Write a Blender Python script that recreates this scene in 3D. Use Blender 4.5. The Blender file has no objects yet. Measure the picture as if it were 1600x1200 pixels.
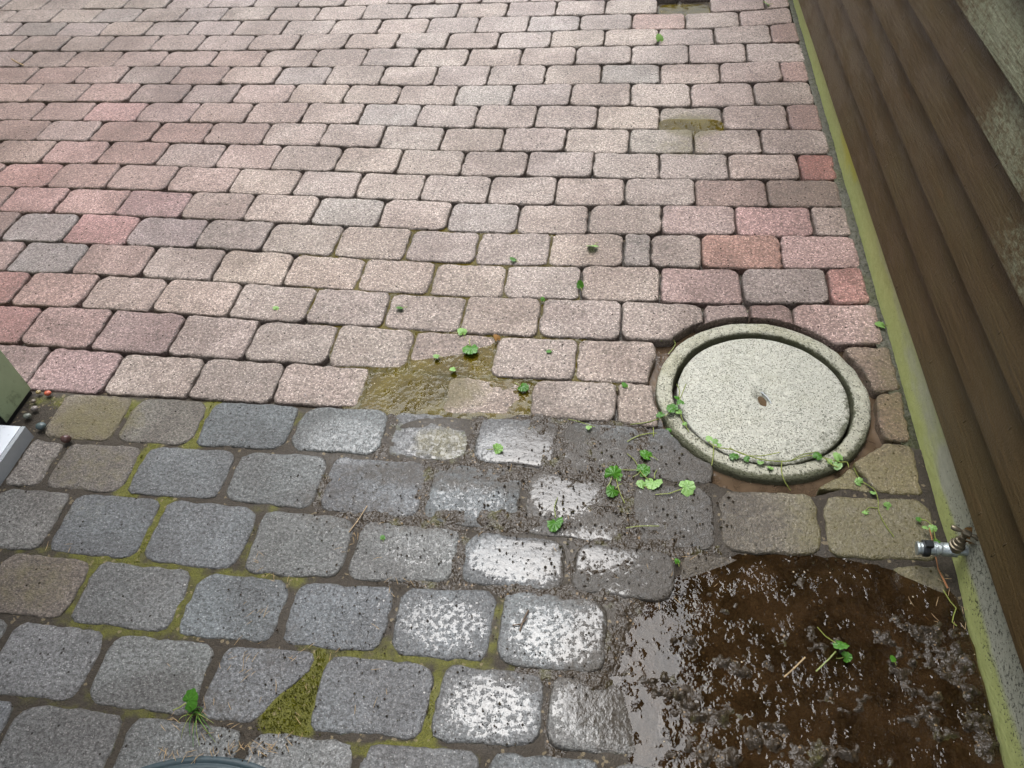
import bpy, math, random
import numpy as np
from mathutils import Matrix, Vector

SC = bpy.context.scene
COL = SC.collection
rng = random.Random(7)
nrg = np.random.RandomState(11)

# ------------------------------------------------------------------ camera
CAM_H = 1.335
F_PX = 1200.0
ROT = np.array([[0.98968987, -0.05556491, 0.13200947],
                [0.12922646, 0.74386059, -0.65572246],
                [-0.06176148, 0.66602099, 0.74337175]])
cam = bpy.data.cameras.new('camera')
cam.sensor_width = 36.0
cam.lens = 36.0 * F_PX / 1600.0
cam.clip_start = 0.02
cam.clip_end = 2000.0
cam_o = bpy.data.objects.new('camera', cam)
COL.objects.link(cam_o)
mw = Matrix([list(ROT[i]) + [0.0] for i in range(3)] + [[0, 0, 0, 1]])
mw.translation = Vector((0, 0, CAM_H))
cam_o.matrix_world = mw
SC.camera = cam_o

# ------------------------------------------------------------------ light
SUN_EL, SUN_AZ = math.radians(71), math.radians(-20)      # azimuth from +Y towards +X
world = bpy.data.worlds.new('World')
SC.world = world
world.use_nodes = True
wn = world.node_tree
bg = wn.nodes['Background']
sky = wn.nodes.new('ShaderNodeTexSky')
sky.sky_type = 'NISHITA'
sky.sun_disc = False
sky.sun_elevation = SUN_EL
sky.sun_rotation = SUN_AZ
sky.air_density = 1.0
sky.dust_density = 4.0
sky.ozone_density = 1.0
hs = wn.nodes.new('ShaderNodeHueSaturation')               # an overcast, nearly colourless sky
hs.inputs['Saturation'].default_value = 0.40
hs.inputs['Value'].default_value = 1.0
wn.links.new(sky.outputs[0], hs.inputs['Color'])
wn.links.new(hs.outputs[0], bg.inputs['Color'])
bg.inputs['Strength'].default_value = 0.15
sun = bpy.data.lights.new('sun', 'SUN')
sun.energy = 1.12
sun.angle = math.radians(47)
sun.color = (0.91, 0.955, 1.0)
sun_o = bpy.data.objects.new('sun', sun)
COL.objects.link(sun_o)
sd = Vector((math.sin(SUN_AZ) * math.cos(SUN_EL), math.cos(SUN_AZ) * math.cos(SUN_EL), math.sin(SUN_EL)))
sun_o.rotation_euler = sd.to_track_quat('Z', 'Y').to_euler()
SC.view_settings.view_transform = 'Standard'
SC.view_settings.look = 'None'
SC.view_settings.gamma = 1.0
SC.view_settings.exposure = 1.38
SC.view_settings.use_curve_mapping = False
SC.cycles.max_bounces = 5
SC.cycles.transparent_max_bounces = 8
SC.cycles.use_denoising = True
SC.cycles.sample_clamp_indirect = 4.0


def at(px, py, z=0.0):
    """The point of height z on the ground that a spot of the plan sketch marks."""
    d = ROT @ np.array([(px - 800) / F_PX, (600 - py) / F_PX, -1.0])
    t = (z - CAM_H) / d[2]
    return np.array([d[0] * t, d[1] * t, z])


def project(pts):
    q = (np.asarray(pts, float) - [0, 0, CAM_H]) @ ROT
    return np.stack([800 + F_PX * q[:, 0] / -q[:, 2], 600 - F_PX * q[:, 1] / -q[:, 2]], 1), -q[:, 2]


# ------------------------------------------------------------------ noise (numpy)
def _hash(ix, iy, seed):
    h = (ix * 374761393 + iy * 668265263 + seed * 974634777) & 0xFFFFFFFF
    h = ((h ^ (h >> 13)) * 1274126177) & 0xFFFFFFFF
    return ((h ^ (h >> 16)) & 0xFFFF) / 65535.0


def vnoise(x, y, seed=0):
    x = np.asarray(x, float); y = np.asarray(y, float)
    ix = np.floor(x).astype(np.int64); iy = np.floor(y).astype(np.int64)
    fx = x - ix; fy = y - iy
    fx = fx * fx * (3 - 2 * fx); fy = fy * fy * (3 - 2 * fy)
    a = _hash(ix, iy, seed); b = _hash(ix + 1, iy, seed)
    c = _hash(ix, iy + 1, seed); d = _hash(ix + 1, iy + 1, seed)
    return (a * (1 - fx) + b * fx) * (1 - fy) + (c * (1 - fx) + d * fx) * fy


def fbm(x, y, seed=0, octs=4, gain=0.5):
    s = 0.0; a = 1.0; t = 0.0
    for i in range(octs):
        s = s + a * vnoise(x * 2 ** i, y * 2 ** i, seed + i * 17); t += a; a *= gain
    return s / t


def sstep(a, b, x):
    t = np.clip((x - a) / (b - a), 0, 1)
    return t * t * (3 - 2 * t)


def blobs(x, y, lst):
    """Largest of several soft round patches: (px, py, rx, ry, value) with radii in sketch pixels."""
    out = np.zeros(np.shape(x))
    for (px, py, rx, ry, v) in lst:
        c = at(px, py); ax = np.linalg.norm(at(px + rx, py) - c); ay = np.linalg.norm(at(px, py + ry) - c)
        d = np.hypot((x - c[0]) / ax, (y - c[1]) / ay)
        out = np.maximum(out, v * (1 - sstep(0.45, 1.25, d)))
    return out


# ------------------------------------------------------------------ object helpers
def link(o, parent=None):
    COL.objects.link(o)
    if parent is not None:
        o.parent = parent
    return o


def mesh_obj(name, verts, faces, mat, parent=None, smooth=True, attrs=None, sharp=None):
    me = bpy.data.meshes.new(name)
    me.from_pydata([tuple(map(float, v)) for v in verts], [], [tuple(f) for f in faces])
    if attrs:
        for k, a in attrs.items():
            at_ = me.attributes.new(k, 'FLOAT', 'POINT')
            at_.data.foreach_set('value', np.asarray(a, np.float32))
    if smooth:
        me.polygons.foreach_set('use_smooth', [True] * len(me.polygons))
    if sharp:
        me.set_sharp_from_angle(angle=math.radians(sharp))
    me.materials.append(mat)
    me.update()
    return link(bpy.data.objects.new(name, me), parent)


def empty(name, loc=(0, 0, 0), parent=None):
    o = bpy.data.objects.new(name, None)
    o.empty_display_size = 0.05
    o.location = loc
    return link(o, parent)


def tag(o, label=None, cat=None, group=None, kind=None):
    if label: o['label'] = label
    if cat: o['category'] = cat
    if group: o['group'] = group
    if kind: o['kind'] = kind
    return o


class MB:
    """Collects simple shapes into one mesh."""
    def __init__(s):
        s.v = []; s.f = []

    def add(s, v, f):
        n = len(s.v); s.v += [tuple(p) for p in v]; s.f += [tuple(i + n for i in q) for q in f]; return s

    def box(s, lo, hi):
        x0, y0, z0 = lo; x1, y1, z1 = hi
        return s.add([(x0, y0, z0), (x1, y0, z0), (x1, y1, z0), (x0, y1, z0), (x0, y0, z1), (x1, y0, z1), (x1, y1, z1), (x0, y1, z1)],
                     [(0, 3, 2, 1), (4, 5, 6, 7), (0, 1, 5, 4), (1, 2, 6, 5), (2, 3, 7, 6), (3, 0, 4, 7)])

    def tube(s, pts, r, n=6, cap=True):
        pts = [Vector(p) for p in pts]
        rs = r if hasattr(r, '__len__') else [r] * len(pts)
        base = len(s.v)
        ref = Vector((0.13, 0.21, 0.97))
        for i, p in enumerate(pts):
            t = (pts[min(i + 1, len(pts) - 1)] - pts[max(i - 1, 0)]).normalized()
            a = t.cross(ref)
            if a.length < 1e-3: a = t.cross(Vector((1, 0, 0)))
            a.normalize(); b = t.cross(a)
            for k in range(n):
                w = 2 * math.pi * k / n
                s.v.append(tuple(p + (a * math.cos(w) + b * math.sin(w)) * rs[i]))
        for i in range(len(pts) - 1):
            for k in range(n):
                k2 = (k + 1) % n
                s.f.append((base + i * n + k, base + i * n + k2, base + (i + 1) * n + k2, base + (i + 1) * n + k))
        if cap:
            s.f.append(tuple(base + k for k in range(n))[::-1])
            s.f.append(tuple(base + (len(pts) - 1) * n + k for k in range(n)))
        return s

    def lathe(s, prof, origin, axis, n=24):
        """prof: (distance along axis, radius)"""
        ax = Vector(axis).normalized(); o = Vector(origin)
        return s.tube([o + ax * d for d, _ in prof], [max(r, 1e-5) for _, r in prof], n)

    def build(s, name, mat, parent=None, smooth=True, sharp=40):
        return mesh_obj(name, s.v, s.f, mat, parent, smooth, sharp=sharp if smooth else None)


# ------------------------------------------------------------------ materials
class NT:
    def __init__(s, name):
        s.m = bpy.data.materials.new(name); s.m.use_nodes = True
        s.t = s.m.node_tree; s.t.nodes.clear()
        s.out = s.n('ShaderNodeOutputMaterial')

    def n(s, typ, **kw):
        nd = s.t.nodes.new(typ)
        for k, v in kw.items(): setattr(nd, k, v)
        return nd

    def put(s, sock, val):
        if hasattr(val, 'is_output') or isinstance(val, bpy.types.NodeSocket): s.t.links.new(val, sock)
        else:
            if isinstance(val, (tuple, list)) and len(val) == 3 and sock.type == 'RGBA': val = (*val, 1.0)
            sock.default_value = val

    def math(s, op, a, b=0.0, c=None, clamp=False):
        nd = s.n('ShaderNodeMath', operation=op, use_clamp=clamp)
        s.put(nd.inputs[0], a); s.put(nd.inputs[1], b)
        if c is not None: s.put(nd.inputs[2], c)
        return nd.outputs[0]

    def mix(s, fac, a, b, mode='MIX'):
        nd = s.n('ShaderNodeMix', data_type='RGBA', blend_type=mode)
        s.put(nd.inputs[0], fac); s.put(nd.inputs[6], a); s.put(nd.inputs[7], b)
        return nd.outputs[2]

    def lerp(s, fac, a, b):
        nd = s.n('ShaderNodeMix', data_type='FLOAT')
        s.put(nd.inputs[0], fac); s.put(nd.inputs[2], a); s.put(nd.inputs[3], b)
        return nd.outputs[0]

    def step(s, v, a, b):
        nd = s.n('ShaderNodeMapRange', interpolation_type='SMOOTHSTEP')
        s.put(nd.inputs[0], v); nd.inputs[1].default_value = a; nd.inputs[2].default_value = b
        return nd.outputs[0]

    def pos(s):
        return s.n('ShaderNodeNewGeometry').outputs['Position']

    def scaled(s, vec, sc):
        nd = s.n('ShaderNodeVectorMath', operation='MULTIPLY')
        s.put(nd.inputs[0], vec); nd.inputs[1].default_value = sc
        return nd.outputs[0]

    def noise(s, vec, scale, detail=4, rough=0.55, dist=0.0):
        nd = s.n('ShaderNodeTexNoise')
        s.put(nd.inputs['Vector'], vec); nd.inputs['Scale'].default_value = scale
        nd.inputs['Detail'].default_value = detail; nd.inputs['Roughness'].default_value = rough
        nd.inputs['Distortion'].default_value = dist
        return nd.outputs[0]

    def vor(s, vec, scale, feature='F1', rnd=1.0):
        nd = s.n('ShaderNodeTexVoronoi', feature=feature)
        s.put(nd.inputs['Vector'], vec); nd.inputs['Scale'].default_value = scale
        nd.inputs['Randomness'].default_value = rnd
        return nd

    def attr(s, name, typ='GEOMETRY'):
        nd = s.n('ShaderNodeAttribute', attribute_type=typ, attribute_name=name)
        return nd.outputs['Fac']

    def bump(s, h, strength, dist, normal=None):
        nd = s.n('ShaderNodeBump'); s.put(nd.inputs['Height'], h)
        s.put(nd.inputs['Strength'], strength); nd.inputs['Distance'].default_value = dist
        if normal is not None: s.put(nd.inputs['Normal'], normal)
        return nd.outputs[0]

    def principled(s, col, rough, normal=None, spec=0.5, ior=1.45, **kw):
        nd = s.n('ShaderNodeBsdfPrincipled')
        s.put(nd.inputs['Base Color'], col); s.put(nd.inputs['Roughness'], rough)
        s.put(nd.inputs['Specular IOR Level'], spec); nd.inputs['IOR'].default_value = ior
        if normal is not None: s.put(nd.inputs['Normal'], normal)
        for k, v in kw.items(): s.put(nd.inputs[k], v)
        return nd.outputs[0]

    def done(s, sh):
        s.t.links.new(sh, s.out.inputs['Surface']); return s.m


def mat_paver():
    k = NT('tumbled_concrete_paver')
    P = k.pos()
    oi = k.n('ShaderNodeObjectInfo')
    tint = oi.outputs['Color']
    film = k.attr('film'); silt = k.attr('silt'); algae = k.attr('algae'); moss = k.attr('moss')
    v = k.vor(P, 300); sep = k.n('ShaderNodeSeparateColor'); k.put(sep.inputs[0], v.outputs['Color'])
    v2 = k.vor(P, 125); sep2 = k.n('ShaderNodeSeparateColor'); k.put(sep2.inputs[0], v2.outputs['Color'])
    fine = k.noise(P, 360, 3, 0.65)
    mid = k.noise(P, 42, 5, 0.65)
    big = k.noise(P, 9, 4, 0.62)
    grainy = k.noise(P, 150, 4, 0.68)
    col = k.mix(1.0, tint, k.mix(mid, (0.58, 0.57, 0.56), (1.42, 1.42, 1.42)), 'MULTIPLY')
    col = k.mix(k.math('MULTIPLY', k.step(big, 0.48, 0.62), 0.5), col, k.mix(1.0, col, (0.84, 0.86, 0.85), 'MULTIPLY'))
    col = k.mix(1.0, col, k.mix(k.step(grainy, 0.32, 0.68), (0.46, 0.44, 0.42), (1.38, 1.38, 1.38)), 'MULTIPLY')
    light = k.math('MULTIPLY', k.step(sep.outputs[0], 0.74, 0.90), k.step(v.outputs['Distance'], 0.60, 0.30))
    lumin = k.mix(0.72, (0.66, 0.62, 0.57), k.mix(1.0, tint, (3.0, 3.0, 3.0), 'MULTIPLY'))
    st_ = k.n('ShaderNodeSeparateColor'); k.put(st_.inputs[0], tint)
    col = k.mix(k.math('MULTIPLY', light, k.math('MULTIPLY', st_.outputs[0], 2.9, clamp=True)), col, lumin)
    dark = k.math('MULTIPLY', k.step(sep.outputs[1], 0.80, 0.9), k.step(v.outputs['Distance'], 0.55, 0.3))
    pit = k.math('MULTIPLY', k.step(sep2.outputs[0], 0.94, 0.96), k.step(v2.outputs['Distance'], 0.36, 0.20))
    dk = k.math('MAXIMUM', k.math('MULTIPLY', dark, 0.75), pit)
    col = k.mix(k.math('MULTIPLY', dk, 0.84), col, (0.034, 0.028, 0.023))
    stain = k.noise(P, 3.2, 5, 0.62, 0.6)
    col = k.mix(1.0, col, k.mix(k.step(stain, 0.36, 0.64), (0.74, 0.70, 0.68), (1.10, 1.09, 1.08)), 'MULTIPLY')
    grime = k.step(k.math('ADD', k.attr('rim'), k.math('MULTIPLY_ADD', mid, 1.5, -0.75)), 0.55, 1.0)
    col = k.mix(k.math('MULTIPLY', grime, 0.45), col, (0.045, 0.038, 0.028))
    am = k.step(k.math('ADD', algae, k.math('MULTIPLY_ADD', mid, 1.1, -0.55)), 0.25, 0.9)
    col = k.mix(k.math('MULTIPLY', am, 0.70), col, k.mix(grainy, (0.055, 0.044, 0.012), (0.175, 0.150, 0.058)))
    mm = k.step(k.math('ADD', moss, k.math('MULTIPLY_ADD', grainy, 0.9, -0.45)), 0.45, 0.7)
    col = k.mix(k.math('MULTIPLY', mm, 0.8), col, k.mix(fine, (0.030, 0.034, 0.006), (0.085, 0.088, 0.018)))
    sm = k.step(k.math('ADD', silt, k.math('MULTIPLY_ADD', k.noise(P, 60, 4, 0.72), 1.2, -0.6)), 0.25, 0.8)
    col = k.mix(k.math('MULTIPLY', sm, 0.80), col, k.mix(grainy, (0.020, 0.015, 0.010), (0.085, 0.068, 0.050)))
    # rough stone surface; a film of water lies in its low spots
    h = k.math('MULTIPLY_ADD', grainy, 0.62, k.math('MULTIPLY', fine, 0.38))
    h = k.lerp(k.step(film, 0.3, 0.8), h, k.math('MULTIPLY_ADD', fine, 0.22, k.math('MULTIPLY', k.noise(P, 115, 2, 0.5), 0.78)))
    h = k.math('SUBTRACT', k.math('MULTIPLY_ADD', k.math('SUBTRACT', 0.6, v.outputs['Distance']), 0.16, h), k.math('MULTIPLY', pit, 0.4))
    lvl = k.math('ADD', k.math('MULTIPLY_ADD', film, 0.44, 0.18), k.math('MULTIPLY_ADD', mid, 0.24, -0.12))
    sub = k.math('SUBTRACT', lvl, h)
    hm = k.n('ShaderNodeMath', operation='SMOOTH_MAX'); k.put(hm.inputs[0], h); k.put(hm.inputs[1], lvl); hm.inputs[2].default_value = 0.05
    under = k.step(sub, -0.02, 0.05)
    rough = k.lerp(under, k.lerp(film, 0.44, 0.20), 0.07)
    col = k.mix(k.math('MULTIPLY', under, 0.45), col, k.mix(1.0, col, (0.42, 0.41, 0.38), 'MULTIPLY'))
    hh = k.math('MULTIPLY_ADD', k.noise(P, 62, 2, 0.5), 0.10, hm.outputs[0])
    nrm = k.bump(hh, 1.0, 0.0062)
    return k.done(k.principled(col, rough, nrm, 0.5, 1.48))


def mat_joint():
    k = NT('joint_sand_and_moss')
    P = k.pos(); moss = k.attr('moss'); wet = k.attr('wet')
    n1 = k.noise(P, 160, 4, 0.65); n2 = k.noise(P, 28, 5, 0.6); n3 = k.noise(P, 420, 2, 0.6)
    col = k.mix(n1, (0.012, 0.009, 0.006), (0.060, 0.046, 0.030))
    g = k.mix(n3, (0.030, 0.032, 0.006), (0.15, 0.145, 0.016))
    mm = k.step(k.math('ADD', moss, k.math('MULTIPLY_ADD', n2, 1.5, -0.80)), 0.3, 0.85)
    col = k.mix(mm, col, g)
    v = k.vor(P, 190); sep = k.n('ShaderNodeSeparateColor'); k.put(sep.inputs[0], v.outputs['Color'])
    col = k.mix(k.math('MULTIPLY', k.step(sep.outputs[0], 0.955, 0.97), 0.5), col, (0.24, 0.19, 0.11))
    h = k.math('MULTIPLY_ADD', n3, 0.5, n1)
    return k.done(k.principled(col, k.lerp(wet, 0.75, 0.10), k.bump(h, k.lerp(wet, 1.0, 0.4), 0.004), 0.5))


def mat_mud():
    k = NT('wet_mud')
    P = k.pos()
    n1 = k.noise(P, 120, 6, 0.7); n2 = k.noise(P, 380, 3, 0.65); n3 = k.noise(P, 16, 4, 0.6)
    col = k.mix(n1, (0.011, 0.008, 0.005), (0.062, 0.046, 0.030))
    col = k.mix(k.step(n3, 0.55, 0.72), col, k.mix(n2, (0.03, 0.03, 0.010), (0.10, 0.09, 0.03)))
    v = k.vor(P, 170); sep = k.n('ShaderNodeSeparateColor'); k.put(sep.inputs[0], v.outputs['Color'])
    fl = k.math('MULTIPLY', k.step(sep.outputs[0], 0.93, 0.95), k.step(v.outputs['Distance'], 0.5, 0.3))
    col = k.mix(k.math('MULTIPLY', fl, 0.65), col, (0.22, 0.15, 0.08))
    h = k.math('MULTIPLY_ADD', n2, 0.12, k.noise(P, 88, 2, 0.55))
    return k.done(k.principled(col, k.lerp(k.step(n1, 0.4, 0.7), 0.04, 0.16), k.bump(h, 1.0, 0.0075), 0.45, 1.42))


def mat_water(name, col_a, col_b, density, rip=0.15, tint=(0.75, 0.62, 0.42)):
    k = NT(name)
    P = k.pos()
    n = k.noise(P, 11, 5, 0.65, 0.8); r = k.noise(P, 60, 2, 0.5)
    col = k.mix(k.step(n, 0.3, 0.72), col_a, col_b)
    v = k.vor(P, 150); sep = k.n('ShaderNodeSeparateColor'); k.put(sep.inputs[0], v.outputs['Color'])
    dust = k.math('MULTIPLY', k.step(sep.outputs[0], 0.988, 0.99), k.step(v.outputs['Distance'], 0.32, 0.18))
    col = k.mix(dust, col, (0.35, 0.29, 0.2))
    nrm = k.bump(k.math('ADD', k.math('MULTIPLY', k.math('MULTIPLY', k.step(k.noise(P, 62, 2, 0.5), 0.46, 0.80), k.step(k.noise(P, 17, 2, 0.5), 0.38, 0.58)), rip), k.math('ADD', k.math('MULTIPLY', r, 0.12), k.math('MULTIPLY', dust, 0.6))), 1.0, 0.004)
    tr = k.n('ShaderNodeBsdfTransparent'); k.put(tr.inputs[0], tint)
    df = k.n('ShaderNodeBsdfDiffuse'); k.put(df.inputs[0], col)
    m1 = k.n('ShaderNodeMixShader'); k.put(m1.inputs[0], k.math('MAXIMUM', k.math('MULTIPLY_ADD', n, 0.25, density - 0.12), dust))
    k.put(m1.inputs[1], tr.outputs[0]); k.put(m1.inputs[2], df.outputs[0])
    gl = k.n('ShaderNodeBsdfGlossy'); gl.inputs['Roughness'].default_value = 0.02; k.put(gl.inputs['Normal'], nrm)
    fr = k.n('ShaderNodeFresnel'); fr.inputs['IOR'].default_value = 1.33; k.put(fr.inputs['Normal'], nrm)
    m2 = k.n('ShaderNodeMixShader'); k.put(m2.inputs[0], fr.outputs[0]); k.put(m2.inputs[1], m1.outputs[0]); k.put(m2.inputs[2], gl.outputs[0])
    return k.done(m2.outputs[0])


def mat_concrete(name, base, tint2, speck=0.75, fine_scale=260, stain=0.5, bump=0.003):
    k = NT(name)
    P = k.pos()
    n1 = k.noise(P, 9, 5, 0.6); n2 = k.noise(P, 70, 5, 0.65); n3 = k.noise(P, fine_scale, 3, 0.65)
    col = k.mix(n2, tuple(c * 0.6 for c in base), tuple(min(1, c * 1.3) for c in base))
    col = k.mix(k.math('MULTIPLY', k.step(n1, 0.48, 0.66), stain), col, tint2)
    v = k.vor(P, fine_scale * 0.9); sep = k.n('ShaderNodeSeparateColor'); k.put(sep.inputs[0], v.outputs['Color'])
    dk = k.math('MULTIPLY', k.step(sep.outputs[0], 0.58, 0.74), k.step(v.outputs['Distance'], 0.55, 0.3))
    col = k.mix(k.math('MULTIPLY', dk, speck), col, (0.045, 0.045, 0.028))
    lt = k.math('MULTIPLY', k.step(sep.outputs[1], 0.78, 0.9), 0.5)
    col = k.mix(lt, col, tuple(min(1, c * 1.45) for c in base))
    moss = k.attr('moss')
    mm = k.step(k.math('ADD', moss, k.math('MULTIPLY_ADD', k.noise(P, 120, 5, 0.7), 1.0, -0.5)), 0.35, 0.7)
    col = k.mix(k.math('MULTIPLY', mm, 0.85), col, k.mix(n3, (0.012, 0.013, 0.005), (0.06, 0.065, 0.015)))
    h = k.math('SUBTRACT', k.math('MULTIPLY_ADD', n3, 0.5, k.math('MULTIPLY', n2, 0.7)), k.math('MULTIPLY', dk, 0.35))
    return k.done(k.principled(col, 0.62, k.bump(h, 0.9, bump), 0.4))


def mat_plinth():
    k = NT('algae_covered_plinth')
    P = k.pos()
    st = k.scaled(P, (1.0, 0.45, 1.0))
    n1 = k.noise(st, 8, 5, 0.6); n2 = k.noise(st, 90, 5, 0.7); n3 = k.noise(P, 300, 3, 0.6)
    stone = k.mix(n2, (0.28, 0.28, 0.21), (0.58, 0.58, 0.48))
    alg = k.mix(n2, (0.34, 0.37, 0.11), (0.58, 0.62, 0.27))
    al = k.attr('algae')
    col = k.mix(k.step(k.math('ADD', al, k.math('MULTIPLY_ADD', n1, 2.2, -1.10)), 0.05, 0.75), stone, alg)
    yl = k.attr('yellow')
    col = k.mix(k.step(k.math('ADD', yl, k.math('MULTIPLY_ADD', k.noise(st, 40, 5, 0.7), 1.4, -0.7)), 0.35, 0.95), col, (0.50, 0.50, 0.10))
    d = k.attr('dark')
    dn = k.noise(P, 170, 5, 0.72)
    dm = k.step(k.math('ADD', dn, k.math('MULTIPLY', d, 0.20)), 0.66, 0.74)
    col = k.mix(k.math('MULTIPLY', dm, 0.8), col, (0.02, 0.02, 0.012))
    h = k.math('MULTIPLY_ADD', n3, 0.4, k.math('SUBTRACT', n2, k.math('MULTIPLY', dm, 0.3)))
    return k.done(k.principled(col, 0.55, k.bump(h, 0.8, 0.003), 0.4))


def mat_wood():
    k = NT('weathered_brown_cladding')
    P = k.pos()
    oi = k.n('ShaderNodeObjectInfo')
    off = k.n('ShaderNodeVectorMath', operation='ADD'); k.put(off.inputs[0], P)
    cx = k.n('ShaderNodeCombineXYZ'); k.put(cx.inputs[1], k.math('MULTIPLY', oi.outputs['Random'], 37.0)); k.put(off.inputs[1], cx.outputs[0])
    Q = k.scaled(off.outputs[0], (1.0, 0.06, 1.0)); Q2 = k.scaled(off.outputs[0], (1.0, 0.22, 1.0))
    g1 = k.noise(Q, 160, 5, 0.6); g2 = k.noise(Q2, 24, 5, 0.6); n3 = k.noise(P, 260, 3, 0.65); big = k.noise(off.outputs[0], 4.5, 4, 0.55)
    col = k.mix(g1, (0.036, 0.023, 0.0090), (0.090, 0.058, 0.0240))
    col = k.mix(k.math('MULTIPLY', k.step(big, 0.42, 0.66), 0.55), col, k.mix(g2, (0.046, 0.033, 0.0135), (0.095, 0.069, 0.030)))
    col = k.mix(k.math('MULTIPLY', k.step(g2, 0.62, 0.78), 0.5), col, (0.12, 0.062, 0.026))
    li = k.attr('lichen')
    lm = k.step(k.math('ADD', li, k.math('MULTIPLY_ADD', k.noise(k.scaled(P, (1, 0.5, 1)), 120, 6, 0.75), 1.1, -0.55)), 0.38, 0.78)
    col = k.mix(k.math('MULTIPLY', lm, 0.75), col, k.mix(n3, (0.09, 0.10, 0.055), (0.34, 0.36, 0.25)))
    v = k.vor(k.scaled(P, (1, 1.0, 0.30)), 130); sep = k.n('ShaderNodeSeparateColor'); k.put(sep.inputs[0], v.outputs['Color'])
    wetp = k.step(k.noise(off.outputs[0], 9, 3, 0.6), 0.44, 0.62)
    drop = k.math('MULTIPLY', k.math('MULTIPLY', k.step(sep.outputs[0], 0.86, 0.88), wetp), k.step(v.outputs['Distance'], 0.30, 0.12))
    h = k.math('MULTIPLY_ADD', n3, 0.30, k.math('MULTIPLY', g1, 0.60))
    h = k.math('ADD', h, k.math('MULTIPLY', drop, 0.8))
    rough = k.lerp(drop, k.lerp(k.step(g2, 0.4, 0.65), 0.36, 0.6), 0.05)
    return k.done(k.principled(col, rough, k.bump(h, 1.0, 0.004), 0.22))


def mat_plain(name, col, rough=0.5, var=0.25, scale=60, bump=0.0, metallic=0.0, spec=0.5, grime=0.0):
    k = NT(name)
    P = k.pos(); n = k.noise(P, scale, 5, 0.65)
    c = k.mix(n, tuple(x * (1 - var) for x in col), tuple(min(1, x * (1 + var)) for x in col))
    if grime:
        c = k.mix(k.math('MULTIPLY', k.step(k.noise(P, 26, 6, 0.72), 0.50, 0.68), grime), c, (0.05, 0.045, 0.03))
    nr = k.bump(n, 0.7, bump) if bump else None
    return k.done(k.principled(c, rough, nr, spec, Metallic=metallic))


def mat_leaf(name, a, b):
    k = NT(name)
    P = k.pos()
    oi = k.n('ShaderNodeObjectInfo')
    n = k.noise(P, 130, 3, 0.6)
    c = k.mix(n, a, b)
    c = k.mix(k.math('MULTIPLY', k.math('SUBTRACT', oi.outputs['Random'], 0.5), 0.5, clamp=True), c, (0.02, 0.06, 0.01))
    sh = k.principled(c, 0.28, k.bump(k.noise(P, 260, 2), 0.6, 0.002), 0.5)
    tl = k.n('ShaderNodeBsdfTranslucent'); k.put(tl.inputs[0], c)
    m = k.n('ShaderNodeMixShader'); m.inputs[0].default_value = 0.25; k.put(m.inputs[1], sh); k.put(m.inputs[2], tl.outputs[0])
    return k.done(m.outputs[0])


M_PAVER = mat_paver()
M_JOINT = mat_joint()
M_MUD = mat_mud()
M_OLIVE = mat_water('olive_puddle_water', (0.060, 0.046, 0.002), (0.115, 0.088, 0.005), 0.58, 0.7)
M_BROWN = mat_water('brown_puddle_water', (0.009, 0.005, 0.002), (0.040, 0.022, 0.0095), 0.60, 0.62)
M_SILTY = mat_water('silty_gap_water', (0.070, 0.047, 0.029), (0.135, 0.093, 0.058), 0.80)
M_RING = mat_concrete('weathered_ring_concrete', (0.37, 0.36, 0.285), (0.27, 0.26, 0.16), speck=.88, fine_scale=330, bump=.006)
M_LID = mat_concrete('speckled_lid_concrete', (0.43, 0.425, 0.360), (0.33, 0.325, 0.245), speck=0.88, fine_scale=430, stain=.4, bump=.005)
M_MORTAR = mat_concrete('old_mortar', (0.125, 0.12, 0.095), (0.10, 0.11, 0.04), speck=0.95, bump=0.010)
M_PLINTH = mat_plinth()
M_WOOD = mat_wood()
M_GREEN = mat_plain('sage_green_paint', (0.34, 0.42, 0.25), 0.45, 0.12, 40, 0.001, grime=.45)
M_WHITE = mat_plain('white_coated_metal', (0.72, 0.75, 0.78), 0.3, 0.06, 30, grime=.4)
M_GREYM = mat_plain('grey_metal_edge', (0.36, 0.38, 0.39), 0.35, 0.15, 60)
M_BLACK = mat_plain('black_rubber', (0.012, 0.014, 0.015), 0.4, 0.4, 120, 0.001)
M_ROOF = mat_plain('dark_soffit_boards', (0.05, 0.04, 0.03), 0.7, 0.3, 20)
M_GROUND = mat_plain('garden_soil', (0.06, 0.045, 0.03), 0.85, 0.5, 12, 0.01)
M_LEAF = mat_leaf('fresh_ivy_leaf', (0.030, 0.125, 0.010), (0.095, 0.25, 0.025))
M_PALE = mat_leaf('pale_ivy_leaf', (0.15, 0.32, 0.06), (0.30, 0.48, 0.16))
M_STEM = mat_leaf('ivy_stem', (0.20, 0.24, 0.05), (0.34, 0.38, 0.10))
M_DRY = mat_leaf('dry_leaf', (0.20, 0.10, 0.03), (0.36, 0.20, 0.07))
M_NEEDLE = mat_plain('fallen_needle', (0.36, 0.25, 0.13), 0.6, 0.7, 45)
M_TWIG = mat_plain('dead_twig', (0.10, 0.06, 0.03), 0.6, 0.5, 90)
M_ORANGE = mat_plain('orange_stalk', (0.28, 0.125, 0.055), 0.5, 0.4, 90)

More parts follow.
